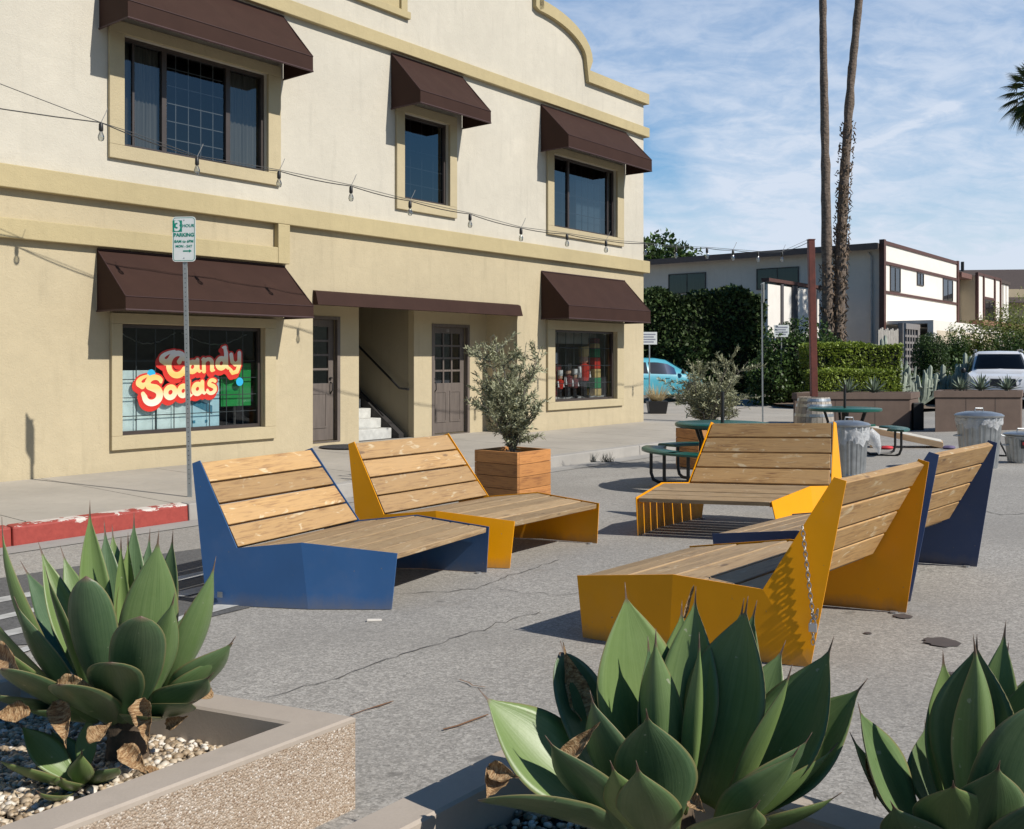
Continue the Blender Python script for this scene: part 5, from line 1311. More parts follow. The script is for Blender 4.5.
T2 = Vector((5.50, 16.2, 0)); T2.z = gz(T2.x, T2.y)
picnic(T2, 0, (-12, 75, 165), 'round green picnic table farther right beside the white barrel')

# ------------------------------------------------------------------ bins and barrel
def bin_(loc, h, r, label, liner=True, lid=True, sticker=False, rz=0):
    t = thing('trash_can', label, 'trash can', loc, rz, 'galvanised steel trash cans')
    n = 60; fn = lambda a, z: 1+(.018*(1 if math.sin(a*22) > 0 else -1) if .05*h < z < .86*h else 0)
    mb = MB(); prof = [(r*.80, 0), (r*.82, .02)]+[(r*(.82+.16*k/8), .06*h+(.78*h)*k/8) for k in range(9)]+[(r*1.0, .88*h), (r*1.03, .90*h), (r*1.03, .93*h), (r*1.0, .94*h)]
    mb.lathe(prof, (0, 0, 0), 132, fn=fn); mb.build('body', GALV, t, world=False, smooth=False)
    if liner:
        mb = MB(); rows = []
        nn = 60
        for j in range(7):
            z = (.99-(.34 if liner == 2 else .20)*j/6)*h; rr = r*(1.025+.02*math.sin(j*.7))
            rows.append([((rr+.009*math.sin(k*1.7+j)+.006*math.sin(k*4.1))*math.cos(2*math.pi*k/nn), (rr+.009*math.sin(k*1.7+j)+.006*math.sin(k*4.1))*math.sin(2*math.pi*k/nn), z-(.05*h*math.sin(k*.55)+.03*h*math.sin(k*1.3) if j == 6 else 0)) for k in range(nn)])
        mb.grid(rows[::-1], True); mb.build('bin_liner', PLASTIC, t, world=False, smooth=True)
        if liner == 2:
            mb = MB(); pts = [Vector((r*.95, -.05, .86*h)), Vector((r*1.25, -.06, .74*h)), Vector((r*1.45, -.06, .55*h)), Vector((r*1.55, -.06, .42*h))]
            mb.tube(pts, [.07, .085, .05, .008], 10); mb.build('liner_knot', PLASTIC, t, world=False, smooth=True)
    if lid:
        mb = MB(); mb.lathe([(r*1.10, .96*h), (r*1.12, .99*h), (r*1.0, 1.02*h), (r*.6, 1.055*h), (0, 1.07*h)], (0, 0, 0), 40); ld = mb.build('lid', GALV, t, world=False, smooth=True)
        mb = MB(); mb.tube([(-.06, 0, 1.05*h), (-.05, 0, 1.05*h+.05), (.05, 0, 1.05*h+.05), (.06, 0, 1.05*h)], .009, 6); mb.build('handle', GALV, ld, world=False)
    for s in (-1, 1):
        mb = MB(); mb.tube([(s*r*.96, -.06, .62*h), (s*r*1.16, -.05, .60*h), (s*r*1.16, .05, .60*h), (s*r*.96, .06, .62*h)], .008, 6); mb.build('side_handle', GALV, t, world=False)
    if sticker:
        mb = MB()
        for a0, a1, z0, z1, mi in ((-118, -62, .52, .80, 0), (-112, -68, .64, .74, 1), (-104, -76, .56, .61, 2)):
            rows = [[((r*.985+.012+mi*.002)*math.cos(R(a0+(a1-a0)*k/8)), (r*.985+.012+mi*.002)*math.sin(R(a0+(a1-a0)*k/8)), z*h) for k in range(9)] for z in (z0, z1)]
            mb.grid(rows, mi=mi)
        mb.build('label', [mat('label_black', (.02, .02, .02), .5), mat('label_red', (.45, .03, .03), .5), mat('label_pale', (.5, .5, .5), .5)], t, world=False)
def gl(u, Y): x = (u-512)/F*Y; return (x, Y, gz(x, Y))
bin_(gl(849, 13.0), .69, .245, 'galvanised trash can with torn white liner behind the yellow bench', liner=2)
bin_(gl(979, 13.6), .74, .285, 'large lidded galvanised trash can right of the blue bench', liner=1)
bin_(gl(1021, 14.2), .42, .215, 'small lidded galvanised can with a red and black sticker at the right edge', liner=0, sticker=True)
b = thing('barrel', 'pale oak barrel with silver hoops at the foot of the red pole', 'barrel', gl(814, 17.6))
mb = MB(); hB = .94; br_ = lambda z: .27+.075*math.sin(math.pi*z/hB)
for k in range(22):
    a0, a1 = 2*math.pi*k/22+.01, 2*math.pi*(k+1)/22-.01; tn = random.random()
    rows = [[(br_(hB*j/8)*math.cos(a), br_(hB*j/8)*math.sin(a), hB*j/8) for a in (a0, a1)] for j in range(9)]
    i0 = len(mb.f); mb.grid(rows[::-1], tone=tn)
    for f_ in range(i0, len(mb.f)): mb.uv[f_] = [(mb.v[q][2], k*.3+math.atan2(mb.v[q][1], mb.v[q][0])*.05) for q in mb.f[f_]]
mb.build('staves', BARRELW, b, world=False)
mb = MB(); mb.lathe([(.0, hB-.03), (.262, hB-.03)], (0, 0, 0), 24, capa=False, capb=False); mb.lathe([(.262, 0), (.262, hB-.04)], (0, 0, 0), 24); mb.build('barrel_head', BARRELW, b, world=False)
for z in (.03, .13, .30, .60, .77, .87):
    mb = MB(); mb.lathe([(br_(z)+.004, z-.0), (br_(z+.05)+.004, z+.05), (br_(z+.05)-.004, z+.05), (br_(z)-.004, z)], (0, 0, 0), 36, capa=False, capb=False); mb.build('hoop', GALV, b, world=False)

# ------------------------------------------------------------------ cornhole board and bags, strut
p = Vector(gl(905, 17.6)); t = thing('cornhole_board', 'sloping wooden cornhole game board lying between planter and picnic table', 'game board', p, R(-22))
mb = MB(); Lb, Wb = 1.22, .61
def bd(x, y, z): return (x, y, z)
mb.hexa([(-.6, -.3, .26), (.62, -.3, .02), (.62, .3, .02), (-.6, .3, .26), (-.6, -.3, .36), (.62, -.3, .12), (.62, .3, .12), (-.6, .3, .36)], grain=(1, 0, -.2)); mb.build('board', PINE, t, world=False, bevel=.004)
mb = MB(); mb.hexa([(-.585, -.285, .363), (.60, -.285, .130), (.60, .285, .130), (-.585, .285, .363), (-.585, -.285, .366), (.60, -.285, .133), (.60, .285, .133), (-.585, .285, .366)]); mb.build('painted_top', mat('pale_board_paint', (.55, .52, .45), .7, var=.2), t, world=False)
for y in (-.26, .26):
    mb = MB(); mb.box(-.58, -.52, y-.02, y+.02, 0, .27); mb.build('leg', PINE, t, world=False)
for u, Y, m_, lab in ((887, 17.2, mat('bag_red', (.55, .04, .05), .8), 'small red bean bag lying under the picnic bench'), (949, 16.9, mat('bag_purple', (.14, .11, .20), .8), 'small purple bean bag lying at the end of the game board')):
    q = gl(u, Y); mb = MB(); mb.lathe([(.0, 0), (.085, .005), (.105, .03), (.08, .055), (0, .065)], q, 14, fn=lambda a, z: 1+.12*math.cos(4*a)); tag(mb.build('bean_bag', m_, smooth=True), lab, 'bean bag')
q = Vector(gl(1001, 15.2)); t = thing('folding_stand', 'thin black folding stand leaning between the two right trash cans', 'stand', q)
for a, bb in (((-.20, 0, .58), (.10, 0, 0)), ((-.18, .3, .5), (-.25, .3, 0)), ((.10, 0, .012), (-.1, .25, .012)), ((-.2, 0, .56), (-.18, .3, .5))):
    mb = MB(); mb.tube([q+Vector(a), q+Vector(bb)], .014, 6); mb.build('strut', IRON, t)

# ------------------------------------------------------------------ hedges, shrubs, trees beyond the street
IVY = leafmat('ivy_leaf', (.010, .020, .006), (.045, .072, .020), .6, trans=.10, spec=.25)
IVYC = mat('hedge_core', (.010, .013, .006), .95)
BOXL = leafmat('box_hedge_leaf', (.085, .130, .014), (.21, .27, .036), .5, trans=.25)
BUSHL = leafmat('dark_bush_leaf', (.020, .040, .010), (.060, .105, .025), .45, trans=.15)
YUC = leafmat('yellow_green_leaf', (.075, .10, .018), (.19, .22, .05), .5, trans=.3)
def shell(n, x0, x1, y0, y1, z0, z1, depth=.25, lumpy=.2, rs=rng):
    """points in the outer layer of a box, with a lumpy outline"""
    A = np.array([(x1-x0)*(z1-z0), (x1-x0)*(z1-z0), (y1-y0)*(z1-z0), (y1-y0)*(z1-z0), (x1-x0)*(y1-y0)]); k = rs.choice(5, n, p=A/A.sum())
    P = np.stack([rs.uniform(x0, x1, n), rs.uniform(y0, y1, n), rs.uniform(z0, z1, n)], 1)
    d = rs.random(n)**1.5*depth
    P[k == 0, 1] = y0+d[k == 0]; P[k == 1, 1] = y1-d[k == 1]; P[k == 2, 0] = x0+d[k == 2]; P[k == 3, 0] = x1-d[k == 3]; P[k == 4, 2] = z1-d[k == 4]
    a = np.sin(P[:, 0]*1.9+P[:, 2]*1.3)+np.sin(P[:, 0]*4.3-P[:, 2]*3.1+1)*.6+np.sin(P[:, 1]*3.1+P[:, 2]*4.7)*.5
    cen = np.array([(x0+x1)/2, (y0+y1)/2, (z0+z1)/2]); v = P-cen; v[:, 0] *= .2 if (x1-x0) > 3 else .6; v /= np.linalg.norm(v, axis=1)[:, None]
    return P+v*(a*lumpy)[:, None], a
def hedge(name, label, box, n, size, m, core=IVYC, depth=.3, lumpy=.15, group=None, elong=1.5, rz=0, inset=.22):
    x0, x1, y0, y1, z0, z1 = box; c = Vector(((x0+x1)/2, (y0+y1)/2, z0)); t = thing(name, label, 'hedge', c, rz, group)
    P, a = shell(n, x0-c.x, x1-c.x, y0-c.y, y1-c.y, 0, z1-z0, depth, lumpy)
    leafcloud('foliage', m, t, P, size, elong, .3, world=False, tone=rng.random(n)*.75+.12*a+.15)
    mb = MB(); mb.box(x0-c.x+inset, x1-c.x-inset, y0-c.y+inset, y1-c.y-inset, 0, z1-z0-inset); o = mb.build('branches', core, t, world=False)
    return t
hedge('ivy_hedge', 'tall dark ivy covered hedge wall in front of the apartment building, beside the shop corner', (4.6, 9.75, 37.9, 39.3, .04, 4.15), 26000, .15, IVY, lumpy=.14)
def blob(name, label, cat, c, r, n, size, m, core=True, group=None, elong=1.6, lump=.18, seed=0, trunk=None, squash=(1, 1, 1), gap=0.0, trunk_r=.05):
    rs = np.random.default_rng(seed+11); c = Vector(c); t = thing(name, label, cat, (c.x, c.y, gz(c.x, c.y) if trunk is None else trunk), 0, group)
    D = rs.normal(size=(n, 3)); D /= np.linalg.norm(D, axis=1)[:, None]
    ph = rs.uniform(0, 6.28, 6)
    a = np.sin(D[:, 0]*5+ph[0])*np.sin(D[:, 1]*5+ph[1])+np.sin(D[:, 2]*6+ph[2]+D[:, 0]*3)*.7+np.sin(D[:, 0]*11+D[:, 2]*9+ph[3])*.4
    rad = (1-rs.random(n)**1.6*(.45 if not gap else .8))*(1+lump*a)
    P = D*rad[:, None]*np.array(squash)*r+np.array(c)
    if gap: keep = a > -1+gap; P = P[keep]; a = a[keep]
    leafcloud('crown', m, t, P, size, elong, .3, tone=rs.random(len(P))*.7+.18*a+.15)
    mb = MB(); b = Vector(t.location)
    mb.tube([b-Vector((0, 0, .05)), b.lerp(c, .5)+Vector((.03, 0, 0)), c], [trunk_r, trunk_r*.8, trunk_r*.4], 7)
    for k in range(7):
        a_ = 2.4*k; e = c+Vector((math.cos(a_)*r*squash[0]*.6, math.sin(a_)*r*squash[1]*.6, (k/7-.25)*r*squash[2])); mb.tube([b.lerp(c, .55), b.lerp(e, .8)+Vector((0, 0, .05)), e], [trunk_r*.5, trunk_r*.3, .01], 5)
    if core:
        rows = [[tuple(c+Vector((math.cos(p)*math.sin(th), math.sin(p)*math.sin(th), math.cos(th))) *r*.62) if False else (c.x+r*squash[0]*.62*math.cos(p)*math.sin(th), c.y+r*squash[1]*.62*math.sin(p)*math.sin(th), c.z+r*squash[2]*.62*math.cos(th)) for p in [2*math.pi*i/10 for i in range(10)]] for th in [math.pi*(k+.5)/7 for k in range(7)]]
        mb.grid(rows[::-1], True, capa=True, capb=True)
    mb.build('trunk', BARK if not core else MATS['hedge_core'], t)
    return t
sh = 'rounded dark shrubs by the tall hedge'
blob('shrub', 'rounded dark green shrub just right of the second sign post, beside the tall hedge', 'shrub', (9.9, 34.2, 1.35), 1.25, 6500, .12, BUSHL, group=sh, seed=1, squash=(1, 1, 1.2))
blob('shrub', 'low lighter green shrub under the dark one, left of the box hedge', 'shrub', (8.9, 33.6, .85), .9, 4500, .11, BUSHL, group=sh, seed=2)
blob('shrub', 'dark leafy shrub tucked behind the red pole', 'shrub', (10.9, 34.4, 1.2), 1.1, 5000, .12, BUSHL, group=sh, seed=3)
bh = 'clipped two-tier box hedge'
hedge('box_hedge', 'lower front tier of the clipped bright green hedge behind the planters', (8.9, 11.35, 28.9, 29.9, -.05, 1.19), 15000, .065, BOXL, lumpy=.04, group=bh, depth=.12, inset=.1)
hedge('box_hedge', 'taller rear tier of the clipped bright green hedge below the palm trunks', (9.2, 12.1, 30.3, 31.4, -.05, 1.98), 20000, .07, BOXL, lumpy=.05, group=bh, depth=.13, inset=.1)
blob('topiary_ball', 'dense clipped dark ball topiary before the white garage wall', 'topiary', (15.45, 36.2, 1.62), .66, 11000, .05, BUSHL, seed=5, lump=.03, squash=(1, 1, 1.35))
blob('background_tree', 'dark green tree crown showing over the roof just right of the shop corner', 'tree', (8.3, 60, 6.9), 2.2, 5000, .32, BUSHL, seed=6, trunk=0, squash=(1.4, 1, .85), lump=.25, trunk_r=.22)
# airy yellow green trees in the right background
ya = 'airy garden trees before the right apartments'
for i, (x, y, z, r, m, lab) in enumerate(((19.6, 41.5, 2.0, 1.0, YUC, 'airy yellow green tree behind the white car roof'), (21.4, 42.0, 2.6, 1.15, YUC, 'taller loose green tree at the right edge behind the white car'), (18.2, 40.5, 1.7, .6, BUSHL, 'small dark green tree left of the yellow green tree, above the cacti'), (20.4, 40, 1.5, .95, BUSHL, 'low mid green bush directly above the white car roof'), (21.8, 41.0, 1.6, 1.1, YUC, 'pale green bush at the far right edge of the street'))):
    blob('garden_tree', lab, 'tree', (x, y, z), r, 5200, .13, m, core=False, group=ya, seed=20+i, gap=.25, lump=.3, elong=3, squash=(1.1, 1, 1.1), trunk_r=.045)
# spiky rosettes, aloes and columnar cacti
ALOE = mat('aloe_leaf', (.17, .215, .15), .55, var=.3, scale=9)
CACT = mat('cactus_skin', (.30, .34, .27), .65, var=.35, scale=7)
GRS = mat('dry_grass_blade', (.50, .40, .22), .8, var=.3)
def spike(mb, p, d, ln, w, droop=.15, up=(0, 0, 1)):
    p = Vector(p); d = Vector(d).normalized(); s = d.cross(Vector(up)).normalized()*w*.5; n = s.cross(d).normalized()*w*.25
    rows = []
    for k in range(5):
        t = k/4; c = p+d*ln*t+Vector((0, 0, -droop*ln*t*t)); ww = (1-t)**.8*(.8+.6*t) if t < 1 else .01
        rows.append([c-s*ww+n*.6*ww, c-n*ww, c+s*ww+n*.6*ww, c+n*.1*ww])
    mb.grid(rows, True, tone=random.random(), capa=True, capb=True)
def aloe(loc, r, label, n=26, m=ALOE, name='aloe', group='spiky aloes along the brown planters'):
    t = thing(name, label, 'aloe', loc, 0, group); mb = MB()
    for k in range(n):
        a = k*2.4; e = R(12+72*(k/n)); d = (math.cos(a)*math.cos(e), math.sin(a)*math.cos(e), math.sin(e)); spike(mb, Vector(loc)+Vector((0, 0, .05)), d, r*rng.uniform(.8, 1.1), r*.17, .05)
    mb.build('leaves', m, t)
    mb = MB(); mb.lathe([(r*.12, -.02), (r*.14, r*.1), (r*.05, r*.25)], loc, 8); mb.build('stem', BARK, t)
def cactus(loc, h, n, spread, label, seed=0):
    rs = random.Random(seed); t = thing('cactus', label, 'cactus', loc, 0, 'pale columnar cacti in the far garden'); b = Vector(loc)
    for k in range(n):
        a = rs.uniform(0, 6.28); s = spread*rs.uniform(.2, 1); e = b+Vector((math.cos(a)*s, math.sin(a)*s*.5, h*rs.uniform(.55, 1)))
        m_ = b.lerp(e, .35)+Vector((math.cos(a)*s*.45, 0, -.05)); mb = MB(); r = .075*rs.uniform(.8, 1.25)
        P = [b, m_, m_.lerp(e, .5), e, e+Vector((0, 0, r))]
        mb.tube(P, [r*.8, r, r, r*.85, r*.2], 7); 
        for q in range(2):
            s0 = m_.lerp(e, rs.uniform(.1, .6)); dx = rs.choice((-1, 1))*rs.uniform(.12, .22); mb.tube([s0, s0+Vector((dx, 0, .04)), s0+Vector((dx*1.2, 0, h*rs.uniform(.15, .3)))], [r*.6, r*.75, r*.4], 6)
        mb.build('stem', CACT, t, smooth=True)
for i, (u, Y, h, n, sp, lab) in enumerate(((898, 31, 1.3, 7, .35, 'pale grey branching cactus at the right end of the box hedge'), (920, 31.5, 1.25, 9, .55, 'many-armed pale cactus below the topiary ball'), (905, 34, 1.5, 5, .3, 'grey cactus behind the branching cactus near the hedge end'), (946, 33.5, 1.3, 7, .5, 'clump of slim cacti right of the topiary ball'), (966, 34, 1.7, 8, .5, 'tall slim cacti left of the white car'), (888, 37, 2.4, 6, .5, 'tall spindly cactus standing behind the taller hedge'), (978, 35.5, 1.6, 5, .4, 'slim cacti directly left of the white car mirror'))):
    cactus(gl(u, Y), h, n, sp, lab, i)
blob('shrub', 'low dark shrub behind the slim cacti near the white car', 'shrub', (16.3, 35.2, .55), .8, 3500, .1, BUSHL, group=sh, seed=31, squash=(1.5, 1, 1)); blob('shrub', 'low mixed green shrub left of the topiary ball', 'shrub', (13.9, 35.4, .6), .8, 3000, .1, BUSHL, group=sh, seed=32)

# brown planters
PB = 'long brown concrete planters in the middle of the street'
def brown_planter(x0, x1, y, d, z1, label, skew):
    zg = min(gz(x0, y), gz(x1, y)); t = thing('concrete_planter', label, 'planter', ((x0+x1)/2, y, zg), 0, PB)
    mb = MB(); e = skew
    def hx(a, b, c_, dd, z0, z1_): mb.hexa([(a, y+c_, z0), (b, y+c_, z0), (b+e*(dd-c_), y+dd, z0), (a+e*(dd-c_), y+dd, z0), (a, y+c_, z1_), (b, y+c_, z1_), (b+e*(dd-c_), y+dd, z1_), (a+e*(dd-c_), y+dd, z1_)])
    mb.hexa([(x0, y, zg-.1), (x1, y, zg-.1), (x1+e*d, y+d, zg-.1), (x0+e*d, y+d, zg-.1), (x0, y, z1-.14), (x1, y, z1-.14), (x1+e*d, y+d, z1-.14), (x0+e*d, y+d, z1-.14)]); mb.build('box', PLANT, t, bevel=.01)
    mb = MB(); o = .025
    for (a, b, c_, f_) in ((x0-o, x1+o, -o, .1), (x0-o, x1+o, d-.1, d+o)):
        mb.hexa([(a+e*c_, y+c_, z1-.138), (b+e*c_, y+c_, z1-.138), (b+e*f_, y+f_, z1-.138), (a+e*f_, y+f_, z1-.138), (a+e*c_, y+c_, z1), (b+e*c_, y+c_, z1), (b+e*f_, y+f_, z1), (a+e*f_, y+f_, z1)])
    for xx in (x0-o, x1+o-.12):
        mb.hexa([(xx+e*.1, y+.101, z1-.137), (xx+.12+e*.1, y+.101, z1-.137), (xx+.12+e*(d-.1), y+d-.101, z1-.137), (xx+e*(d-.1), y+d-.101, z1-.137)]+[(xx+e*.1, y+.101, z1-.001), (xx+.12+e*.1, y+.101, z1-.001), (xx+.12+e*(d-.1), y+d-.101, z1-.001), (xx+e*(d-.1), y+d-.101, z1-.001)])
    mb.build('rim', PLANT, t)
    mb = MB(); mb.hexa([(x0+.1, y+.1, z1-.2), (x1-.1, y+.1, z1-.2), (x1-.1+e*d, y+d-.1, z1-.2), (x0+.1+e*d, y+d-.1, z1-.2), (x0+.1, y+.1, z1-.05), (x1-.1, y+.1, z1-.05), (x1-.1+e*d, y+d-.1, z1-.05), (x0+.1+e*d, y+d-.1, z1-.05)]); mb.build('soil', MATS['dark_soil'], t)
    mb = MB()
    for k in (.36, .70): x = x0+(x1-x0)*k; mb.face([(x-.006, y-.003, zg), (x+.006, y-.003, zg), (x+.006, y-.003, z1-.15), (x-.006, y-.003, z1-.15)])
    mb.build('joint', mat('joint_dark', (.06, .045, .038), .9), t)
    return t
Yp = 22.3
brown_planter(6.4, (910-512)/F*Yp, Yp, .95, H-33*Yp/F, 'brown concrete planter behind the picnic table, aloes on top', .62)
brown_planter((935-512)/F*21.6, (1021-512)/F*21.6, 21.6, .95, H-31*21.6/F, 'brown concrete planter at the right in front of the white car', .55)
for i, (u, Y, r, lab) in enumerate(((848, 22.7, .40, 'spiky aloe on the brown planter just right of the red pole'), (874, 22.7, .42, 'spiky aloe in the middle of the left brown planter'), (961, 22.1, .34, 'small pale aloe at the left end of the right brown planter'), (981, 22.1, .42, 'larger aloe in the middle of the right brown planter, before the grille'), (1007, 22.1, .38, 'aloe at the right end of the right brown planter'))):
    x = (u-512)/F*Y; aloe((x, Y, .70 if u < 900 else .78), r, lab)
# dark box at the end of the left planter
t = MB(); q = gl(918, 22.4); t.box(q[0]-.10, q[0]+.14, q[1], q[1]+.25, q[2], q[2]+.62); tag(t.build('utility_box', mat('utility_black', (.02, .02, .02), .6), bevel=.015), 'small black upright box standing at the end of the brown planter', 'box')

# potted grass by the shop corner
q = gl(657, 26.6); t = thing('planter_pot', 'low black square pot by the shop corner', 'pot', q)
mb = MB(); mb.hexa([(q[0]-.22, q[1]-.22, q[2]), (q[0]+.22, q[1]-.22, q[2]), (q[0]+.22, q[1]+.22, q[2]), (q[0]-.22, q[1]+.22, q[2]), (q[0]-.27, q[1]-.27, q[2]+.34), (q[0]+.27, q[1]-.27, q[2]+.34), (q[0]+.27, q[1]+.27, q[2]+.34), (q[0]-.27, q[1]+.27, q[2]+.34)]); mb.build('pot_body', IRON, t, bevel=.01)
t = thing('ornamental_grass', 'dry straw coloured grass tuft growing in the black pot', 'grass', (q[0], q[1], q[2]+.33)); mb = MB()
for k in range(220):
    a = rng.uniform(0, 6.28); e = R(rng.uniform(35, 88)); spike(mb, (q[0]+.12*math.cos(a), q[1]+.12*math.sin(a), q[2]+.33), (math.cos(a)*math.cos(e), math.sin(a)*math.cos(e), math.sin(e)), rng.uniform(.35, .72), .014, .25)
mb.build('blades', GRS, t)
mb = MB()
for k in range(60):
    u = rng.choice([594, 604, 608, 612])+rng.normal()*1.6; p = G(u, 462.5); a = rng.uniform(0, 6.28); e = R(rng.uniform(40, 88)); spike(mb, p, (math.cos(a)*math.cos(e), math.sin(a)*math.cos(e), math.sin(e)), rng.uniform(.08, .22), .012, .1)
tag(mb.build('weeds', mat('dark_weed', (.04, .045, .03), .9)), 'dark dry weeds growing along the kerb foot', 'weeds', kind='stuff')

# ------------------------------------------------------------------ palms
PB_ = mat('palm_bark', (.145, .11, .085), .95, var=.7, scale=4, bmp=.9, bscale=9, bd=.05, stretch=(2, 2, 5))
PBF = leafmat('palm_frond', (.025, .045, .012), (.085, .12, .035), .5, trans=.2); DFB = mat('dead_frond_boot', (.15, .105, .07), .9, var=.5, scale=4)
def palm(pts, r0, r1, label, boots=None, crown=True, cr=2.0, nf=34):
    t = thing('palm_tree', label, 'palm tree', pts[0], 0, 'tall fan palms'); P = [Vector(p) for p in pts]
    # smooth polyline
    Q = []
    for i in range(len(P)-1):
        for k in range(12): Q.append(P[i].lerp(P[i+1], k/12))
    Q.append(P[-1]); n = len(Q); rows = []
    for k, p in enumerate(Q):
        u = k/(n-1); r = (r0+(r1-r0)*min(1, u*1.6))*(1+.05*math.sin(k*1.7)+.04*rng.normal()); rows.append([p+Vector((math.cos(a), math.sin(a), 0))*r*(1+.05*rng.normal()) for a in [2*math.pi*j/12 for j in range(12)]])
    mb = MB(); mb.grid(rows[::-1], True, capa=True, capb=True); tr = mb.build('trunk', PB_, t, smooth=True)
    if boots:
        za, zb, nb = boots; mb = MB()
        for _ in range(nb):
            z = za+(zb-za)*rng.random()**1.5; k = min(range(n), key=lambda i: abs(Q[i].z-z)); p = Q[k]; a = rng.uniform(0, 6.28); r = r0*.95
            b = p+Vector((math.cos(a)*r, math.sin(a)*r, z-p.z)); e = R(rng.uniform(35, 80)); spike(mb, b, (math.cos(a)*math.cos(e), math.sin(a)*math.cos(e), math.sin(e)*rng.choice([1, 1, -1])), rng.uniform(.10, .28)*(1-.45*(z-za)/(zb-za)), .10, .2)
        mb.build('old_frond_boots', DFB, tr)
    top = Q[-1]
    mb = MB()
    for k in range(nf):
        a = k*2.399; e = R(80-150*(k/nf)); d = Vector((math.cos(a)*math.cos(e), math.sin(a)*math.cos(e), math.sin(e))); h = top+d*cr*.55+Vector((0, 0, -.1*(k/nf)))
        mb.tube([top, h], .02, 4, tone=.5)
        s = d.cross(Vector((0, 0, 1))).normalized(); upv = s.cross(d).normalized()
        for j in range(15):
            w = R(-75+150*j/14); dd = (d*math.cos(w)+s*math.sin(w)).normalized(); spike(mb, h, dd, cr*.55*(1-.25*abs(math.sin(w))), .075, .35 if k > nf*.3 else .15, up=tuple(upv))
    mb.build('fronds', PBF, t)
Yq = 36.0
def Pp(u, v, Y=Yq): return at(u, v, Y)
palm([(Pp(828, 400).x, Yq, .0), Pp(828, 330), Pp(826, 200), Pp(823.5, 60), Pp(822, -60), Pp(821, -190)], .25, .13, 'straight palm trunk, the left one of the two tall trunks', boots=(.3, 5.0, 420))
palm([(Pp(838, 400).x, Yq-.4, .0), Pp(838, 340), Pp(841, 250), Pp(844, 180), Pp(851, 80), Pp(859, 0), Pp(866, -80), Pp(872, -150)], .25, .14, 'leaning palm trunk with shaggy bark, the right one of the two tall trunks', boots=(.3, 10.2, 1100))
palm([(21.5, 40, 0), (21.6, 40, 6), at(1038, 140, 40), at(1037, 92, 40)], .22, .17, 'palm with full green crown cut by the right edge of the photo', cr=1.45, nf=60, boots=(9.8, 10.9, 60))

# ------------------------------------------------------------------ apartments
A0 = Vector((17.0, 45.2, 0))
def AP(t, q, z): p = A0+dv*t+nv*q; return Vector((p.x, p.y, z))
def abox(mb, t0, t1, q0, q1, z0, z1): return mb.box(t0, t1, q0, q1, z0, z1, fn=lambda a, b, c: AP(a, b, c))
DKG = glassmat('apartment_glass', (.30, .34, .40), .02); ROOM = MATS['dark_interior']
def awin(par, t0, t1, z0, z1, q=0, face='B', cur=True, name='window'):
    """small dark framed window set 3 mm proud, on the street face (B) or the end face (A)"""
    mb = MB()
    bx = (lambda a, b, c, d, e, f_: abox(mb, a, b, c, d, e, f_)) if face == 'B' else (lambda a, b, c, d, e, f_: mb.box(a, b, c, d, e, f_, fn=lambda s, o_, z: AP(-o_, -s, z)))
    w = .05
    bx(t0, t1, q+.003, q+.05, z0, z0+w); bx(t0, t1, q+.003, q+.05, z1-w, z1); bx(t0, t0+w, q+.003, q+.05, z0+w, z1-w); bx(t1-w, t1, q+.003, q+.05, z0+w, z1-w); bx((t0+t1)/2-.02, (t0+t1)/2+.02, q+.003, q+.045, z0+w, z1-w)
    fr = mb.build(name, BRONZE, par)
    fn = (lambda s, o_, z: AP(s, o_, z)) if face == 'B' else (lambda s, o_, z: AP(-o_, -s, z))
    mb = MB(); mb.face([fn(t0+w, q+.025, z0+w), fn(t1-w, q+.025, z0+w), fn(t1-w, q+.025, z1-w), fn(t0+w, q+.025, z1-w)]); mb.build('pane', DKG, fr)
    mb = MB(); mb.face([fn(t0+w, q+.006, z0+w), fn(t1-w, q+.006, z0+w), fn(t1-w, q+.006, z1-w), fn(t0+w, q+.006, z1-w)]); mb.build('blind', CURT if cur else ROOM, fr)
ap = thing('apartment_building', 'two-storey apartment block with grey end wall and white brown-trimmed street face', 'building', AP(6, -6, 0))
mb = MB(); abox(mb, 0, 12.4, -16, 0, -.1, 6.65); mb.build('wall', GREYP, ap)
mb = MB(); mb.box(-.6, 12.6, -16.5, -.0, 6.66, 6.86, fn=lambda a, b, c: AP(a, b, c)); mb.build('roof', ROOFB, ap)
mb = MB(); abox(mb, -.66, -.605, -16.5, .1, 6.56, 6.84); mb.build('fascia', mat('fascia_brown', (.12, .09, .08), .7), ap)
mb = MB(); abox(mb, -.12, 12.5, .005, .14, 2.5, 6.95); mb.build('street_face_panel', WHITEP, ap)
mb = MB()
for z0, z1 in ((6.84, 7.0), (5.92, 6.06), (4.58, 4.70)): abox(mb, -.15, 12.55, .143, .20, z0, z1)
mb.build('trim_band', BROWN, ap)
mb = MB(); abox(mb, -.2, .06, .0, .23, 2.5, 7.04); mb.build('corner_post', BROWN, ap)
mb = MB(); abox(mb, 12.35, 12.6, .0, .23, 2.5, 7.04); mb.build('corner_post', BROWN, ap)
awin(ap, .85, 2.35, 4.72, 5.9, .14); awin(ap, 5.0, 6.1, 5.25, 5.9, .14); awin(ap, 9.6, 11.5, 4.72, 5.9, .14)
awin(ap, 3.9, 6.1, 5.0, 6.05, 0, 'A'); awin(ap, 8.9, 11.1, 5.0, 6.05, 0, 'A'); awin(ap, 13.6, 15.3, 5.1, 6.05, 0, 'A')
mb = MB(); mb.tube([AP(-.05, -.55, 6.5), AP(-.07, -.4, 6.3), AP(-.07, -.4, .2)], .05, 6); mb.build('downpipe', mat('downpipe_pale', (.42, .39, .36), .6), ap)
mb = MB(); abox(mb, 0.5, 12.4, .005, .02, .0, 2.49); mb.build('ground_floor_wall', WHITEP, ap)
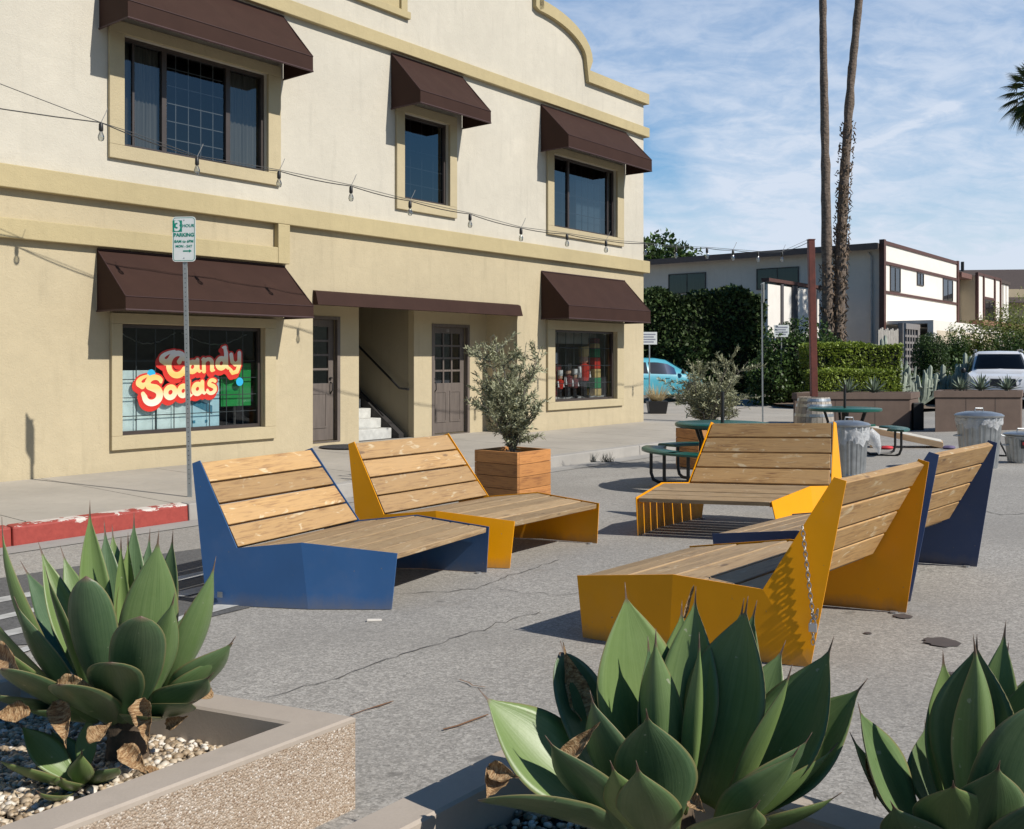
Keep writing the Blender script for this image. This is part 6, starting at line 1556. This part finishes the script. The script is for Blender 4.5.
# garage wall with recessed panels
gw = thing('garage_wall', 'low white garage wall with framed recessed panels behind the topiary', 'wall', AP(10, 2.2, 0))
mb = MB(); abox(mb, .25, 21, 2.0, 2.25, -.05, 3.3); abox(mb, .25, 21, .2, 2.0, 3.15, 3.3); mb.build('wall', WHITEP, gw)
mb = MB()
for a in (.8, 5.0, 9.2, 13.4, 17.3): abox(mb, a, a+3.4, 2.252, 2.262, .1, 2.85)
mb.build('garage_door', mat('garage_cream', (.55, .47, .36), .8), gw)
mb = MB(); abox(mb, 8.2, 21.2, 1.8, 2.5, 3.302, 3.55); mb.build('brown_eave', mat('eave_brown', (.26, .13, .08), .8), gw)
# block screen
bs = thing('block_screen', 'grey breeze block screen with square openings left of the topiary ball', 'screen wall', AP(-1, 1.5, 0))
mb = MB()
for a, b, z0, z1 in ((-2.3, .2, 2.85, 3.1), (-2.3, -2.0, -.05, 2.85), (-.15, .2, -.05, 2.85), (-2.0, -.15, -.05, .2)): abox(mb, a, b, 1.5, 1.7, z0, z1)
for k in range(1, 5): x = -2.0+1.85*k/5; abox(mb, x-.05, x+.05, 1.52, 1.68, .2, 2.85)
for k in range(1, 9): z = .2+2.65*k/9; abox(mb, -2.0, -.15, 1.53, 1.67, z-.05, z+.05)
mb.build('blocks', mat('grey_block', (.22, .205, .20), .9), bs)
mb = MB(); abox(mb, -2.0, -.15, 1.0, 1.02, .2, 2.85); mb.build('dark_backing', ROOM, bs)
fc = thing('patio_fence', 'pale weathered board fence beside the block screen', 'fence', AP(-3.5, 1.5, 0))
mb = MB()
for k in range(12): abox(mb, -5.0+.22*k, -5.0+.22*k+.2, 1.5, 1.54, 0, 2.75+.05*(k % 3))
mb.build('boards', mat('weathered_board', (.33, .31, .28), .9, var=.3), fc)
# stair landing screen in front of the end wall
ls = thing('stair_screen_wall', 'row of tall white panels between dark posts, roof sloping behind the sign post and palms', 'wall', AP(-3, -2.6, 0))
mb = MB()
for a, b in ((-6.4, -5.1), (-4.85, -3.9), (-3.3, -1.2), (-1.0, -.05)): abox(mb, a, b, -2.75, -2.65, 2.45, 4.75)
mb.build('white_panel', WHITEP, ls)
mb = MB()
for a, b in ((-5.1, -4.85), (-3.9, -3.3), (-1.2, -1.0)): abox(mb, a, b, -2.85, -2.6, .0, 4.85)
mb.build('dark_post', mat('dark_grey_post', (.07, .065, .068), .8), ls)
mb = MB(); abox(mb, -6.5, -.03, -2.9, -2.55, 4.86, 5.0); abox(mb, -3.3, -.03, -2.88, -2.6, 2.3, 2.44); mb.build('brown_rail', BROWN, ls)
mb = MB(); abox(mb, -6.4, -.05, -4.4, -2.9, 2.2, 2.32); abox(mb, -6.4, -.05, -2.84, -2.78, -.1, 2.2); mb.build('landing', GREYP, ls)
# next blocks along the street
b2 = thing('apartment_building', 'second apartment block farther right with beige end wall and framed windows', 'building', AP(17, -4, 0))
mb = MB(); abox(mb, 12.7, 14.88, -8, -1.2, 0, 6.0); mb.build('wall', WHITEP, b2)
mb = MB(); abox(mb, 12.75, 13.6, -1.19, -1.15, 2.6, 5.9); mb.build('dark_recess', ROOM, b2)
mb = MB(); abox(mb, 13.65, 14.85, -1.19, -.35, 0, 6.0); mb.build('lattice_wall', WHITEP, b2)
mb = MB(); abox(mb, 12.62, 14.88, -8, .35, 6.15, 6.42); mb.build('roof_overhang', mat('eave_reddish', (.15, .075, .06), .8), b2)
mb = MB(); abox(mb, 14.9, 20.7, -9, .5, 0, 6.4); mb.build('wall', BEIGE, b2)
mb = MB(); abox(mb, 14.95, 20.65, .505, .58, 2.7, 6.45); mb.build('street_face_panel', WHITEP, b2)
for a in (14.9, 16.3, 19.0, 20.5):
    mb = MB(); abox(mb, a, a+.2, .51, .66, 2.6, 6.55); mb.build('post', BROWN, b2)
mb = MB(); abox(mb, 14.9, 20.7, .584, .65, 6.42, 6.56); abox(mb, 16.5, 19.0, .584, .65, 5.1, 5.24); mb.build('trim_band', BROWN, b2)
awin(b2, 16.7, 18.8, 3.4, 5.05, .59)
mb = MB()
for k in range(9):
    z = 2.9+.33*k
    for a in (13.85, 14.25): abox(mb, a, a+.25, -.348, -.33, z, z+.2)
mb.build('lattice_block', mat('lattice_grey', (.30, .29, .28), .9), b2)
b3 = thing('apartment_building', 'third apartment block with pale vertical panels at the far right', 'building', AP(22, -3, 0))
mb = MB(); abox(mb, 20.9, 23.4, -9, .3, 0, 6.3); mb.build('wall', BEIGE, b3)
for a in (21.0, 21.9, 22.7):
    mb = MB(); abox(mb, a, a+.6, .305, .5, 2.6, 6.3); mb.build('pale_panel', WHITEP, b3)
mb = MB(); abox(mb, 20.8, 23.5, -9, .6, 6.31, 6.5); mb.build('roof', ROOFB, b3)
h = thing('house', 'low house with wide brown shingled hip roof at the far right skyline', 'house', (38, 77, 0))
mb = MB(); mb.box(29, 60, 76, 92, 0, 7.0); mb.build('wall', BEIGE, h)
mb = MB(); mb.hexa([(27.5, 75, 5.9), (62, 75, 5.9), (62, 93, 5.9), (27.5, 93, 5.9), (35, 82, 9.0), (54, 82, 9.2), (54, 86, 9.2), (35, 86, 9.0)]); rf = mb.build('roof', ROOFB, h)
mb = MB(); mb.tube([(37.6, 81.8, 8.6), (37.6, 81.8, 9.7)], .14, 8); mb.build('roof_vent', IRON, rf)
# warning signs near the hedge
def small_sign(u0, u1, v0, v1, Y, label, zb=0):
    x0 = (u0-512)/F*Y; x1 = (u1-512)/F*Y; z0 = H+(360-v1)/F*Y; z1 = H+(360-v0)/F*Y; xm = (x0+x1)/2
    t = thing('notice_sign', label, 'sign', (xm, Y, gz(xm, Y)), 0, 'white notice signs on posts')
    mb = MB(); mb.tube([(xm, Y+.03, 0), (xm, Y+.03, z1-.02)], .025, 6); mb.build('post', POLE, t)
    mb = MB(); mb.box(x0, x1, Y-.008, Y, z0, z1); pl = mb.build('plate', SIGNW, t, bevel=.003)
    gm = mat('faded_ink', (.25, .26, .32), .6); mb = MB()
    for k in range(4):
        z = z1-(z1-z0)*(.2+.2*k); mb.face([(x0+.05, Y-.010, z-.02), (x1-.05-.06*(k % 2), Y-.010, z-.02), (x1-.05-.06*(k % 2), Y-.010, z+.025), (x0+.05, Y-.010, z+.025)])
    mb.build('faded_lines', gm, pl)
small_sign(642, 657, 332, 344.5, 33.5, 'small white notice sign on a post over the teal car')
small_sign(774, 789, 325, 337, 33.4, 'small pale notice sign half hidden by shrubs near the red pole')

# ------------------------------------------------------------------ cars
GLC = glassmat('car_glass', (.10, .11, .12), .0, .45); TYRE = mat('tyre', (.02, .02, .02), .8); RIM_ = mat('alloy', (.45, .45, .46), .35, .8)
def carmat(n, c): 
    m, nt, b = nodes(n); b.inputs['Base Color'].default_value = (*c, 1); b.inputs['Roughness'].default_value = .32; b.inputs['Coat Weight'].default_value = .7; b.inputs['Coat Roughness'].default_value = .04
    nn = nz(nt, ocoord(nt), 3, 3); c_ = ramp(nt, nn, [(.3, c3(c, .93)), (.7, c)]); nt.links.new(c_, b.inputs['Base Color']); return m
def car(name, label, loc, rz, paint, Lc, Wc, Hc, prof, belt, glass, suv=False, wb=2.6, wr=.32, group=None):
    """x forward. prof: list of (x, z_top, halfwidth_at_top) ; body lofted from sections"""
    t = thing(name, label, 'car', loc, rz, group)
    hw = Wc/2; mb = MB(); rows = []
    for x, zt, top in prof:
        k = min(1, (x+Lc/2)/.25, (Lc/2-x)/.35); k = max(.0, k); w = hw*(.80+.20*math.sin(min(1, k)*math.pi/2)); zb = .22 if abs(x) < Lc/2-.05 else .30
        zm = min(belt(x), zt-.005)
        ring = [(-w*.93, zb), (-w, zb+.18), (-w*1.0, zm*.72+.06), (-w*.965, zm), (-w*top, zt-.06 if zt > zm+.12 else zt-.004), (-w*top*.82, zt), (0, zt+.015)]
        ring = ring+[(-a, b) for a, b in ring[-2::-1]]
        rows.append([(x, a, b) for a, b in ring])
    mb.grid(rows, False, capa=True, capb=True)
    o = mb.build('body', paint, t, world=False, smooth=True)
    # glazing just proud of the shell, between belt and roof
    def gpanel(x0, x1, nm='side_window'):
        for sd in (-1, 1):
            R_ = []
            for k in range(9):
                x = x0+(x1-x0)*k/8; zt = np.interp(x, [p[0] for p in prof], [p[1] for p in prof]); tp = np.interp(x, [p[0] for p in prof], [p[2] for p in prof]); zm = belt(x)
                if zt < zm+.14: zt = zm+.145
                a, b = hw*.965, zm+.03; c_, d = hw*tp, zt-.15
                u = .0; R_.append([(x, sd*(a+(c_-a)*((b-zm)/(zt-.06-zm))+.006), b), (x, sd*(a+(c_-a)*((d-zm)/(zt-.06-zm))+.006), max(d, b+.01))])
            m2 = MB(); m2.grid(R_ if sd < 0 else R_[::-1]); m2.build(nm, GLC, t, world=False, smooth=True)
    for a, b in glass['side']: gpanel(a, b)
    for (xa, za, wa, xb, zb_, wb_) in glass['ends']:
        m2 = MB(); dx = .012 if xa > 0 else -.012
        P_ = [(xa+dx, -wa, za+.012), (xa+dx, wa, za+.012), (xb+dx, wb_, zb_+.014), (xb+dx, -wb_, zb_+.014)]
        m2.face(P_ if xa > 0 else P_[::-1]); m2.build('windscreen' if xa > 0 else 'rear_window', GLC, t, world=False)
    for x in (-wb/2, wb/2):
        for sd in (-1, 1):
            y = sd*(hw-.10)
            def rot(mbx, pr, n=28):
                rows = [[(x+r*math.cos(a), y+sd*o_, wr+r*math.sin(a)) for a in [2*math.pi*j/n for j in range(n)]] for r, o_ in pr]
                mbx.grid(rows if sd < 0 else rows[::-1], True, capa=True, capb=True)
            m2 = MB(); rot(m2, [(wr*.7, -.1), (wr, -.09), (wr, .085), (wr*.93, .105), (wr*.66, .108)]); w = m2.build('wheel', TYRE, t, world=False, smooth=True)
            m2 = MB(); rot(m2, [(wr*.64, .06), (wr*.64, .112), (wr*.58, .114), (wr*.50, .07)])
            for k in range(6):
                a = 2*math.pi*k/6; c_, s_ = math.cos(a), math.sin(a); e = Vector((-s_, 0, c_))*.028; q = Vector((c_, 0, s_))
                A_ = Vector((x, y+sd*.112, wr)); m2.hexa([A_+q*.03-e, A_+q*wr*.6-e, A_+q*wr*.6+e, A_+q*.03+e]+[p+Vector((0, sd*.006, 0)) for p in (A_+q*.03-e, A_+q*wr*.6-e, A_+q*wr*.6+e, A_+q*.03+e)])
            m2.build('rim', RIM_, w, world=False)
            m2 = MB(); rows = [[(x+r*math.cos(a), sd*(hw+.004), wr+r*math.sin(a)) for a in [math.pi*(-.08+1.16*j/18) for j in range(19)]] for r in (wr*1.18, wr*.5)]
            m2.grid(rows if sd < 0 else rows[::-1]); m2.build('wheel_arch', IRON, t, world=False)
    for sd in (-1, 1):
        m2 = MB(); mx, mz = glass['mirror']; m2.lathe([(.02, -.07), (.07, -.05), (.08, .03), (.05, .08), (0, .09)], (mx, sd*(hw+.08), mz), 12); m2.tube([(mx, sd*(hw-.05), mz-.02), (mx, sd*(hw+.05), mz-.02)], .02, 6); m2.build('mirror', glass.get('mm', paint), t, world=False, smooth=True)
        for hx in glass.get('handles', ()):
            m2 = MB(); m2.box(hx-.09, hx+.09, sd*(hw+.002) if sd > 0 else -(hw+.022), sd*(hw+.022) if sd > 0 else -(hw+.002), .80, .83); m2.build('door_handle', paint if not suv else RIM_, t, world=False)
    return t, hw
TEAL = carmat('teal_car_paint', (.085, .36, .46)); WHC = carmat('white_car_paint', (.72, .73, .75))
prof = [(-2.0, .55, .86), (-1.95, .92, .80), (-1.80, 1.25, .76), (-1.45, 1.46, .72), (-.8, 1.53, .70), (0, 1.53, .69), (.45, 1.47, .69), (.95, 1.22, .72), (1.35, .99, .82), (1.75, .84, .84), (1.95, .66, .84), (2.02, .45, .84)]
dcar = math.atan2(dv.y, dv.x)
dcar = R(24); cx_ = Vector((4.95, 35.9, 0))
car('parked_car', 'teal blue hatchback parked half behind the shop corner by the tall hedge', (cx_.x, cx_.y, LOT), dcar, TEAL, 4.04, 1.7, 1.53, prof, lambda x: .93-.03*x, dict(side=[(-1.40, -.45), (-.36, .74)], ends=[(1.22, 1.07, .64, .56, 1.42, .52), (-1.9, 1.05, .6, -1.62, 1.38, .52)], mirror=(.95, 1.02), mm=IRON, handles=(-.55, .35)), wb=2.86, wr=.31)
profs = [(-2.35, .75, .88), (-2.3, 1.05, .84), (-2.1, 1.55, .76), (-1.7, 1.72, .74), (0, 1.76, .72), (.35, 1.70, .72), (1.05, 1.22, .80), (1.25, 1.12, .86), (1.9, 1.06, .87), (2.2, .98, .86), (2.32, .80, .84), (2.36, .5, .84)]
sloc = Vector(((1003-512)/F*29.5, 29.5, 0)); hd = math.atan2(-.92, -.40); sf = Vector((math.cos(hd), math.sin(hd), 0))
sc_ = sloc-sf*2.35
suv, hw = car('parked_car', 'white four-wheel drive car facing the street behind the right brown planter', (sc_.x, sc_.y, gz(sc_.x, sc_.y)-.02), hd, WHC, 4.72, 1.94, 1.76, profs, lambda x: 1.06, dict(side=[(-1.9, -.9), (-.8, .15), (.2, .95)], ends=[(1.10, 1.19, .76, .42, 1.66, .62), (-2.2, 1.2, .7, -2.02, 1.55, .6)], mirror=(.85, 1.14), mm=IRON), suv=True, wb=2.9, wr=.38)
for sd in (-1, 1):
    mb = MB(); x = 2.345
    mb.hexa([(x, sd*.05, .66), (x, sd*.36, .70), (x+.03, sd*.36, .70), (x+.03, sd*.05, .66), (x-.05, sd*.05, .90), (x-.06, sd*.34, .90), (x-.02, sd*.34, .90), (x-.02, sd*.05, .90)]); g_ = mb.build('grille', IRON, suv, world=False, bevel=.012)
    mb = MB(); mb.tube([(x+.035, sd*.045, .65), (x+.035, sd*.37, .69), (x-.02, sd*.35, .91), (x-.02, sd*.045, .91), (x+.035, sd*.045, .65)], .012, 6); mb.build('grille_surround', RIM_, g_, world=False)
    mb = MB(); mb.hexa([(2.28, sd*.45, .74), (2.02, sd*.90, .78), (2.06, sd*.93, .78), (2.345, sd*.45, .74), (2.24, sd*.45, .90), (1.98, sd*.90, .95), (2.01, sd*.92, .95), (2.30, sd*.45, .90)]); mb.build('headlight', mat('headlight_glass', (.10, .11, .13), .15, .3), suv, world=False, bevel=.015)
    mb = MB(); mb.lathe([(.0, 0), (.06, .004), (.065, 0)], (0, 0, 0), 12, capa=False, capb=False); o = mb.build('fog_lamp', RIM_, suv, world=False); o.location = (2.37, sd*.62, .52); o.rotation_euler = (0, R(90), 0)
mb = MB(); mb.box(2.33, 2.385, -.7, .7, .36, .50); mb.build('lower_intake', IRON, suv, world=False)
mb = MB(); 
for sd in (-1, 1): mb.tube([(-1.9, sd*.66, 1.75), (-1.7, sd*.66, 1.81), (.1, sd*.66, 1.81), (.3, sd*.66, 1.75)], .02, 6)
mb.build('roof_rails', RIM_, suv, world=False)
# wooded rise on the other side of the street, behind the camera: the shop windows mirror it
hm = leafmat('far_scrub', (.03, .04, .02), (.06, .07, .03), .9, trans=0)
mb = MB(); rows = []
for q in (34, 45, 60, 80, 110):
    rows.append([(lambda p: (p.x, p.y, .0 if q in (34,) else (q-34)*.19*(1+.22*math.sin(s_*.11+q)+.12*math.sin(s_*.31+q*.2))))(FP(s_, q, 0)) for s_ in range(-90, 150, 4)])
mb.grid(rows); struct('hill', mb, mat('scrub_hill', (.045, .052, .025), .95, var=.5, scale=.3, bmp=.8, bscale=1.5, bd=.5), smooth=True)
mb = MB(); p = G(373, 621.5); mb.hexa([(p.x-.035, p.y-.012, p.z+.002), (p.x+.05, p.y+.0, p.z+.002), (p.x+.048, p.y+.022, p.z+.002), (p.x-.037, p.y+.012, p.z+.002), (p.x-.033, p.y-.010, p.z+.014), (p.x+.048, p.y+.002, p.z+.012), (p.x+.046, p.y+.020, p.z+.012), (p.x-.035, p.y+.010, p.z+.014)])
tag(mb.build('paper_scrap', mat('scrap_paper', (.62, .58, .52), .8), bevel=.002), 'small crumpled pale paper scrap lying on the asphalt before the blue bench', 'litter')
# far ground cover and street margin
mb = MB(); mb.face([(8.8, 29, .0+LOT), (30, 29+3, LOT), (30, 44, LOT), (8.8, 44, LOT)]); struct('garden_soil', mb, mat('garden_soil_brown', (.17, .125, .09), .95, var=.3))
